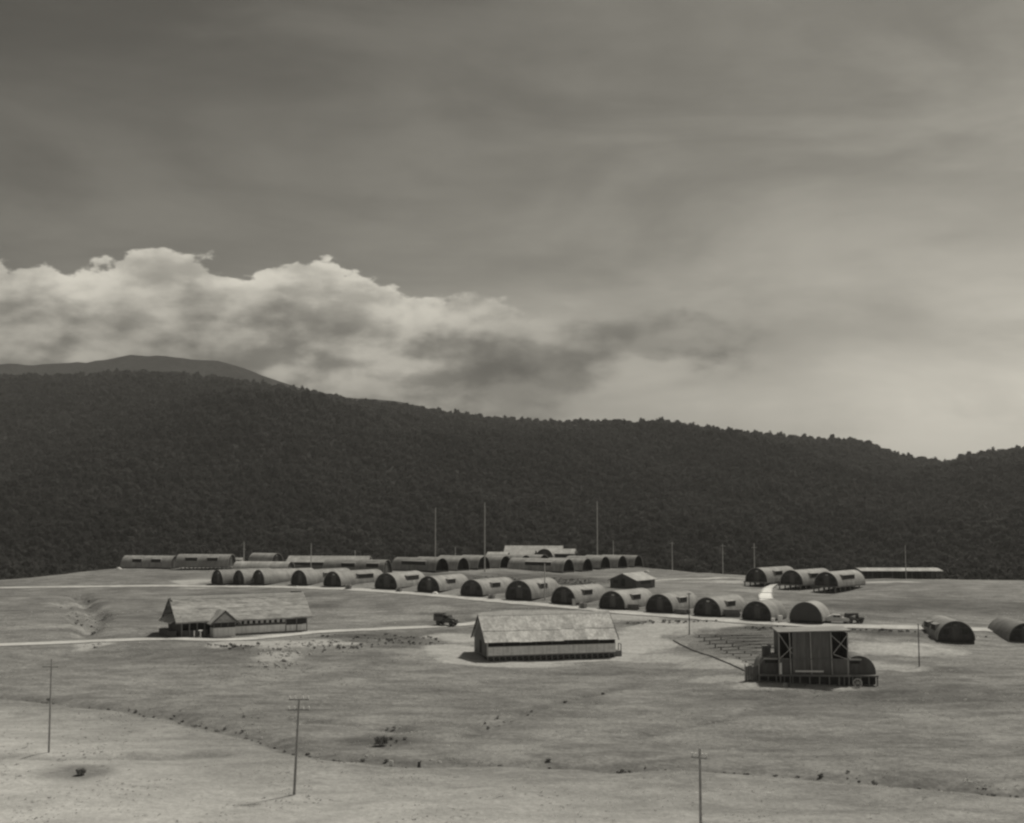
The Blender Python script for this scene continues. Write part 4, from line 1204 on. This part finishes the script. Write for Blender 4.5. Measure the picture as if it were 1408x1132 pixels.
# ------------------------------------------------------------------ steps, drums, heaps
def steps():
    a = on(1057, 833); b = at(1086, 797, 289)
    t = thing('white_steps', a, 0, 'white stepped walkway climbing from the roadside to the stilted huts', 'steps')
    n = 22; pth = []
    pts = [on(1056, 834), on(1052, 822), on(1056, 812), on(1066, 805), on(1078, 800), on(1087, 797)]
    for p, q in zip(pts[:-1], pts[1:]): pth += [p.lerp(q, k / 5) for k in range(5)]
    wd = [2.9, 2.7, 1.9, 1.3, 1.1, 1.0]
    for i in range(len(pth) - 1):
        p, q = pth[i], pth[i + 1]; m = (p + q) / 2
        w_ = np.interp(i / (len(pth) - 1), np.linspace(0, 1, 6), wd)
        z = max(ground(m.x, m.y), ground(m.x - w_ * .4, m.y)) + .35
        hd = math.atan2(q.x - p.x, q.y - p.y)
        ln = Vector((q.x - p.x, q.y - p.y)).length
        o = MB().box(-w_ / 2, w_ / 2, -ln / 2 - .1, ln / 2 + .1, -1.2, .06 + .015 * (i % 2)).build('step', WHITE, t)
        o.location = Vector((m.x, m.y, z)) - a; o.rotation_euler = (0, 0, -hd * .35)
steps()


def stack(px, py, az, label, n=5, w_=3.2, name='timber_stack', m=None):
    t = thing(name, on(px, py), az, label, 'stack', 'stacks of stores between the huts'); rnd = random.Random(int(px))
    for k in range(n):
        for j in range(3):
            if k == n - 1 and j == 2: continue
            dx = rnd.uniform(-.2, .2)
            MB().box(-w_ / 2 + dx, w_ / 2 + dx, -.7 + j * .48, -.7 + j * .48 + .42, k * .24 - .1, k * .24 + .11).build('plank', m or TIMBER, t)


def boxes(px, py, az, label, dims):
    x, y, z = dims
    t = thing('crate', on(px, py), az, label, 'crate', 'crates beside the huts')
    MB().box(-x / 2, x / 2, -y / 2, y / 2, -.2, z).build('body', TIMBER, t)
    for s_ in (-1, 1): MB().box(s_ * x * .36 - .06, s_ * x * .36 + .06, -y / 2 - .03, y / 2 + .03, -.15, z + .03).build('batten', PALE, t)


stack(868, 838.5, 20, 'timber stack between the huts below the small gabled house')
stack(938, 844, 40, 'timber stack in the gap beside the thin dark pole', 4, 2.6)
stack(1007, 848, 15, 'timber stack in the gap left of the white steps hut', 6, 2.8)
boxes(548.5, 814.5, 10, 'pale battened crate at the right corner of the sixth roadside hut', (1.2, .8, .8))
boxes(802, 837, 25, 'battened crate in the gap right of the leaning pale board', (1.4, 1.0, 1.1))
boxes(676, 824, 15, 'battened crate in the gap left of the largest roadside hut', (1.3, .9, .9))
boxes(479, 811, 0, 'battened crate in the gap right of the fifth roadside hut', (1.4, .9, 1.0))


def drum(px, py, label, h=.95, r=.32, m=WHITE):
    o = on(px, py); t = thing('oil_drum', o, 0, label, 'drum', 'white drums by the roadside')
    MB().tube((0, 0, -.1), (0, 0, h), r, n=16).build('barrel', m, t)
    for z in (.3, .62): MB().tube((0, 0, z * h), (0, 0, z * h + .05), r + .025, n=16).build('hoop', m, t)
drum(1073, 856, 'taller white drum between the steps hut and the canvas ended hut', 1.25, .42)
drum(1063, 856.5, 'smaller white drum at the right corner of the steps hut', .8, .36)


def heap(px, py, label, r, m, name, cat):
    o = on(px, py); rnd = random.Random(int(px)); mb = MB(); n = 12
    for j in range(5):
        th = j / 4 * 1.5
        mb.v += [(r * math.cos(th) * math.cos(6.283 * i / n) * rnd.uniform(.8, 1.15), r * math.cos(th) * .8 * math.sin(6.283 * i / n) * rnd.uniform(.8, 1.15), r * .8 * math.sin(th) * rnd.uniform(.85, 1.1) - .1) for i in range(n)]
    mb.f = [(j * n + i, j * n + (i + 1) % n, (j + 1) * n + (i + 1) % n, (j + 1) * n + i) for j in range(4) for i in range(n)] + [tuple(range(4 * n, 5 * n))]
    q = mb.build(name, m); q.location = o
    return tag(q, label, cat)
heap(598.5, 817, 'white covered heap at the dark end of a roadside hut', .75, WHITE, 'covered_heap', 'heap')
heap(163.5, 783, 'bright white covered heap left of the leftmost hut', .85, WHITE, 'covered_heap', 'heap')
heap(408.5, 808, 'small white heap before the fourth roadside hut', .5, WHITE, 'covered_heap', 'heap')
heap(889, 787, 'pale heap below the last hut of the diagonal row', .9, PALE, 'covered_heap', 'heap')
o = on(789.5, 834.5); t = tag(MB().box(-.35, .35, -.06, .06, -.2, 1.6).build('leaning_board', PALE), 'pale board standing at the corner of a roadside hut', 'board'); t.location = o; t.rotation_euler = (-.15, 0, .3)
o = on(538, 1045); tag(MB().box(-.19, .19, -.08, .08, -.3, .62).box(-.15, .15, -.06, .06, .62, .68).build('white_marker', WHITE), 'short white marker post on the bank of the ditch', 'marker').location = o
for px, py, r, lb in ((592.5, 1041, .26, 'left one of two pale stones by the ditch right of the white marker'), (604.5, 1043, .28, 'right one of two pale stones by the ditch right of the white marker'), (668.5, 1046, .24, 'lone pale stone on the ditch bank at the middle of the foreground')):
    heap(px, py, lb, r, STONE, 'pale_stone', 'stone')
o = on(576, 1048); t = thing('tree_stump', o, 0, 'dark narrow stump on the ditch bank beside the pale stones', 'stump')
MB().tube((0, 0, -.2), (.03, 0, .75), .2, .14, 9).build('trunk', BARK, t); MB().tube((.02, 0, .45), (.2, .05, .85), .07, .04, 6).build('branch', BARK, t)


# ------------------------------------------------------------------ poles
def pole(base, h, label, r=.13, m=POLE, arms=(), lean=0.0, name='utility_pole', group='poles about the camp', az=0, cat='pole', ins=True):
    t = thing(name, base, az, label, cat, group)
    MB().tube((0, 0, -.8), (lean, 0, h), r, r * .65, 8).build('shaft', m, t)
    for z, w_ in arms:
        ar = MB().box(-w_ / 2 + lean * z / h, w_ / 2 + lean * z / h, -.06 - r, -r * .5, z - .06, z + .06).build('crossarm', m, t)
        if ins:
            for k in (-.46, -.2, .2, .46):
                MB().tube((k * w_ + lean, -.06 - r * .5, z + .06), (k * w_ + lean, -.06 - r * .5, z + .30), .085, .07, 8).build('insulator', WHITE, ar)
    return t


def pole_px(px, top, d, base_py, label, **kw):
    b = at(px, base_py, d); zg = ground(b.x, d); b.z = zg
    h = at(px, top, d).z - zg
    return pole(b, h, label, **kw)


GM = 'tall masts rising from the camp'
pole_px(598.5, 698, 336, 786, 'leftmost of the three tall pale masts', r=.16, name='radio_mast', group=GM, cat='mast')
pole_px(666.5, 691, 331, 788, 'middle one of the three tall pale masts', r=.19, name='radio_mast', group=GM, cat='mast')
pole_px(821.5, 689, 386, 779, 'rightmost of the three tall pale masts', r=.19, name='radio_mast', group=GM, cat='mast')
B9 = [(335, 745, 352, 'pole between the tiny shed and the hut pair at far left'), (427.5, 747, 340, 'pole rising through the long low pale shed'), (843.5, 743, 392, 'short faint pole just right of the rightmost mast'),
      (626, 752, 380, 'short faint pole between the left and middle masts'), (924.5, 745, 372, 'left pole of the pair on the bare plateau right of the hut rows'), (994, 748, 356, 'right pole of the pair on the bare plateau, left of the stilted huts'),
      (1037.5, 747, 345, 'faint pole behind the left stilted hut'), (1245.5, 750, 322, 'pale pole in front of the long open shed at far right'), (749, 775, 262, 'pale pole among the roadside huts, right of the largest hut'),
      (488, 757, 372, 'short faint pole behind the long low pale shed')]
WT = {}
for px, top, d, lb in B9:
    o = pole_px(px, top, d, 785, lb, r=.15, arms=((8.0, 1.6),) if px in (924.5, 994, 1037.5) else (), ins=False)
    WT[px] = at(px, top + 6, d)
pole_px(948, 815, 217, 878, 'thin dark pole at the head of the audience benches', r=.10, m=POLE_D, arms=((7.0, .8),), ins=False)
pole_px(1264, 858, 187, 915, 'thin dark pole between the stage and the lone right hut', r=.10, m=POLE_D)
GF = 'utility poles in the foreground field'
pole_px(404, 961, 112, 1095, 'foreground utility pole with two crossarms at the left of centre', r=.13, m=mat('pole_wood_fore', .26, .25, 2), arms=((7.45, 1.9), (8.35, 1.75)), lean=.35, group=GF, az=-4)
pole_px(963, 1029, 89, 1100, 'foreground utility pole topped by white insulators at right of centre', r=.13, m=mat('pole_wood_fore2', .36, .25, 2), arms=((8.25, 1.15),), group=GF, az=30)
pole_px(67, 906, 128, 1040, 'faint foreground utility pole near the left edge', r=.11, m=mat('pole_wood_fore3', .34, .2, 2), arms=((8.6, 1.8),), group=GF, az=10, ins=False)


def wire(a, b, sag, label):
    mb = MB(); n = 14; P = []
    for k in range(n + 1):
        u = k / n; p = a.lerp(b, u); p.z -= sag * 4 * u * (1 - u); P.append(p)
    for p, q in zip(P[:-1], P[1:]): mb.tube(p, q, .018, n=4)
    tag(mb.build('overhead_wire', POLE_D), label, 'wire', 'wires strung between the back poles')
wire(WT[924.5], WT[994], .7, 'wire between the two poles on the bare plateau')
wire(WT[994], WT[1037.5], .5, 'wire from the right plateau pole to the pole behind the stilted hut')
wire(WT[1037.5], WT[1245.5], 1.8, 'long wire from behind the stilted huts to the far right pole')
wire(WT[843.5], WT[924.5], .8, 'wire from the right mast poles to the plateau pole')


# ------------------------------------------------------------------ grass, scrub, rubble
def build_small():
    rs = np.random.RandomState(3); rnd = random.Random(9)
    def tuft(n, h, w_):
        mb = MB()
        for i in range(n):
            a = rnd.uniform(0, 6.28); r0 = rnd.uniform(0, .16); c = Vector((r0 * math.cos(a), r0 * math.sin(a), -.05))
            b = rnd.uniform(0, 6.28); d = Vector((math.cos(b), math.sin(b), 0)); up = h * rnd.uniform(.5, 1.1); ln = rnd.uniform(.1, .5) * up
            s = d.cross(Vector((0, 0, 1))) * w_
            e = Vector((math.cos(a), math.sin(a), 0)) * ln
            mb.add([c - s, c + s, c + e * .5 + Vector((0, 0, up * .7)) + s * .6, c + e + Vector((0, 0, up))], [(0, 1, 2), (0, 2, 3)])
        return mb.mesh('tuft', GRASS)
    kinds = [tuft(13, .13, .06) for _ in range(5)]
    n = 22000
    d = 84 + (rs.uniform(0, 1, n) ** 1.35) * 165
    x = rs.uniform(-1, 1, n) * (0.46 * d + 8)
    keep = fbm(x / 7, d / 7, 3, 51) + fbm(x / 1.7, d / 1.7, 2, 57) * .7 > -0.06
    dr = np.minimum(dist_line(x, d, ROAD1), dist_line(x, d, ROAD2))
    keep &= (dr > 2.6) & (blob(x, d, BARE) < .3)
    x, d = x[keep], d[keep]
    z = smooth_ground(x, d) + detail(x, d)
    s = np.exp(rs.normal(0, .3, len(x))) * (0.75 + fbm(x / 9, d / 9, 2, 58))
    s = np.clip(s, .35, 2.0)
    Rr = np.zeros((len(x), 3)); Rr[:, 2] = rs.uniform(0, 6.28, len(x))
    scatter('grass', np.column_stack([x, d, z]), Rr, np.column_stack([s, s, s]), kinds, 'rough dry grass tufts over the field')
    # scrub along the ditches and on the dark bank behind the roadside huts
    sk = [crown_mesh('scrub_clump', SCRUB, .55, .8, 46, .16, rnd, 3, -.12, True) for _ in range(4)]
    P = []
    for L, dens, wid in ((DITCH, 1.0, .7), (DITCH2, .5, .8), (PATH, .2, .7), (GULLY, .6, 1.2), (GULLY2, .4, 1.0)):
        for a, b in zip(L[:-1], L[1:]):
            k = int(np.hypot(*(b - a)) * dens); u = rs.uniform(0, 1, (k, 1))
            P.append(a + (b - a) * u + rs.normal(0, wid, (k, 2)) * [.6, 1.0])
    for px, py, rx, ry, wt, k in ((755, 799, 9, 7, .8, 150), (700, 797, 7, 6, .8, 90), (800, 802, 6, 6, .6, 60), (328, 890, 3, 2, 1, 30), (530, 1018, 2, 2, 1, 14), (565, 885, 6, 4, 1, 40), (520, 877, 8, 3, 1, 40),
                                  (1190, 868, 16, 1.5, 1, 60), (920, 857, 8, 1.2, 1, 40), (1055, 864, 5, 1.5, 1, 30), (145, 847, 1.2, 1.2, 1, 8), (470, 892, 6, 4, 1, 30), (690, 990, 2, 2, 1, 8), (640, 797, 9, 4, 1, 60)):
        c = hit(px, py); P.append(c + rs.normal(0, .55, (k, 2)) * [rx, ry])
    P = np.concatenate(P); z = smooth_ground(P[:, 0], P[:, 1]) + detail(P[:, 0], P[:, 1])
    s = np.clip(np.exp(rs.normal(-.95, .4, len(P))), .15, .9)
    Rr = np.zeros((len(P), 3)); Rr[:, 2] = rs.uniform(0, 6.28, len(P))
    scatter('scrub', np.column_stack([P, z]), Rr, np.column_stack([s, s, s * rs.uniform(.6, 1.1, len(P))]), sk, 'low dark scrub along the ditches and banks')
    # rubble on the eroded bank below the lodge
    def rock():
        mb = MB(); n_ = 6
        for zz, r in ((-.2, .9), (.25, 1.0), (.7, .5)): mb.v += [(r * math.cos(6.283 * i / n_) * rnd.uniform(.7, 1.2), r * math.sin(6.283 * i / n_) * rnd.uniform(.7, 1.2), zz * rnd.uniform(.8, 1.2)) for i in range(n_)]
        mb.f = [(j * n_ + i, j * n_ + (i + 1) % n_, (j + 1) * n_ + (i + 1) % n_, (j + 1) * n_ + i) for j in range(2) for i in range(n_)] + [tuple(range(12, 18))]
        return mb.mesh('rubble_stone', STONE)
    rk = [rock() for _ in range(5)]
    P = []
    for px, py, rx, ry, k in ((390, 898, 3.5, 5, 90), (425, 888, 4.5, 3, 60), (380, 915, 3, 3, 40), (450, 885, 3, 2.5, 25), (300, 888, 2, 2, 18), (130, 888, 1.5, 2.5, 20), (110, 840, 4, 6, 25)):
        P.append(hit(px, py) + rs.normal(0, .6, (k, 2)) * [rx, ry])
    P = np.concatenate(P); z = smooth_ground(P[:, 0], P[:, 1]) + detail(P[:, 0], P[:, 1])
    s = np.clip(np.exp(rs.normal(-1.9, .55, len(P))), .06, .5)
    Rr = rs.uniform(0, 6.28, (len(P), 3)); Rr[:, :2] *= .08
    scatter('rubble', np.column_stack([P, z]), Rr, np.column_stack([s, s, s]), rk, 'pale broken stones on the eroded bank below the lodge')
build_small()
for px, py, s, lb in ((525, 1024, .9, 'dark bush on the slope left of the white marker post'), (112, 1064, .55, 'small dark bush near the lower left corner')):
    o = on(px, py); t = thing('bush', o, 0, lb, 'bush')
    MB().tube((0, 0, -.2), (.1, 0, s * .7), .06, .03, 6).tube((0, 0, 0), (-.3 * s, .1, s * .8), .05, .02, 6).build('stem', BARK, t)
    link('foliage', crown_mesh('foliage', SCRUB, s * .9, s * 1.2, 260, .12, random.Random(5), 5, .0), t)


# ------------------------------------------------------------------ the air
def haze():
    o = MB().box(-6100, 6100, -2600, 7100, -115, 470).build('haze', SHELL)
    m = bpy.data.materials.new('haze_air'); m.use_nodes = True
    nt = m.node_tree; nt.nodes.clear()
    out = nt.nodes.new('ShaderNodeOutputMaterial'); v = nt.nodes.new('ShaderNodeVolumePrincipled')
    v.inputs['Color'].default_value = (.9, .9, .9, 1); v.inputs['Density'].default_value = 1.05e-4; v.inputs['Anisotropy'].default_value = 0.0
    nt.links.new(v.outputs[0], out.inputs['Volume'])
    o.data.materials.clear(); o.data.materials.append(m)
    o['kind'] = 'stuff'; o['label'] = 'thin pale haze in the air'
haze()
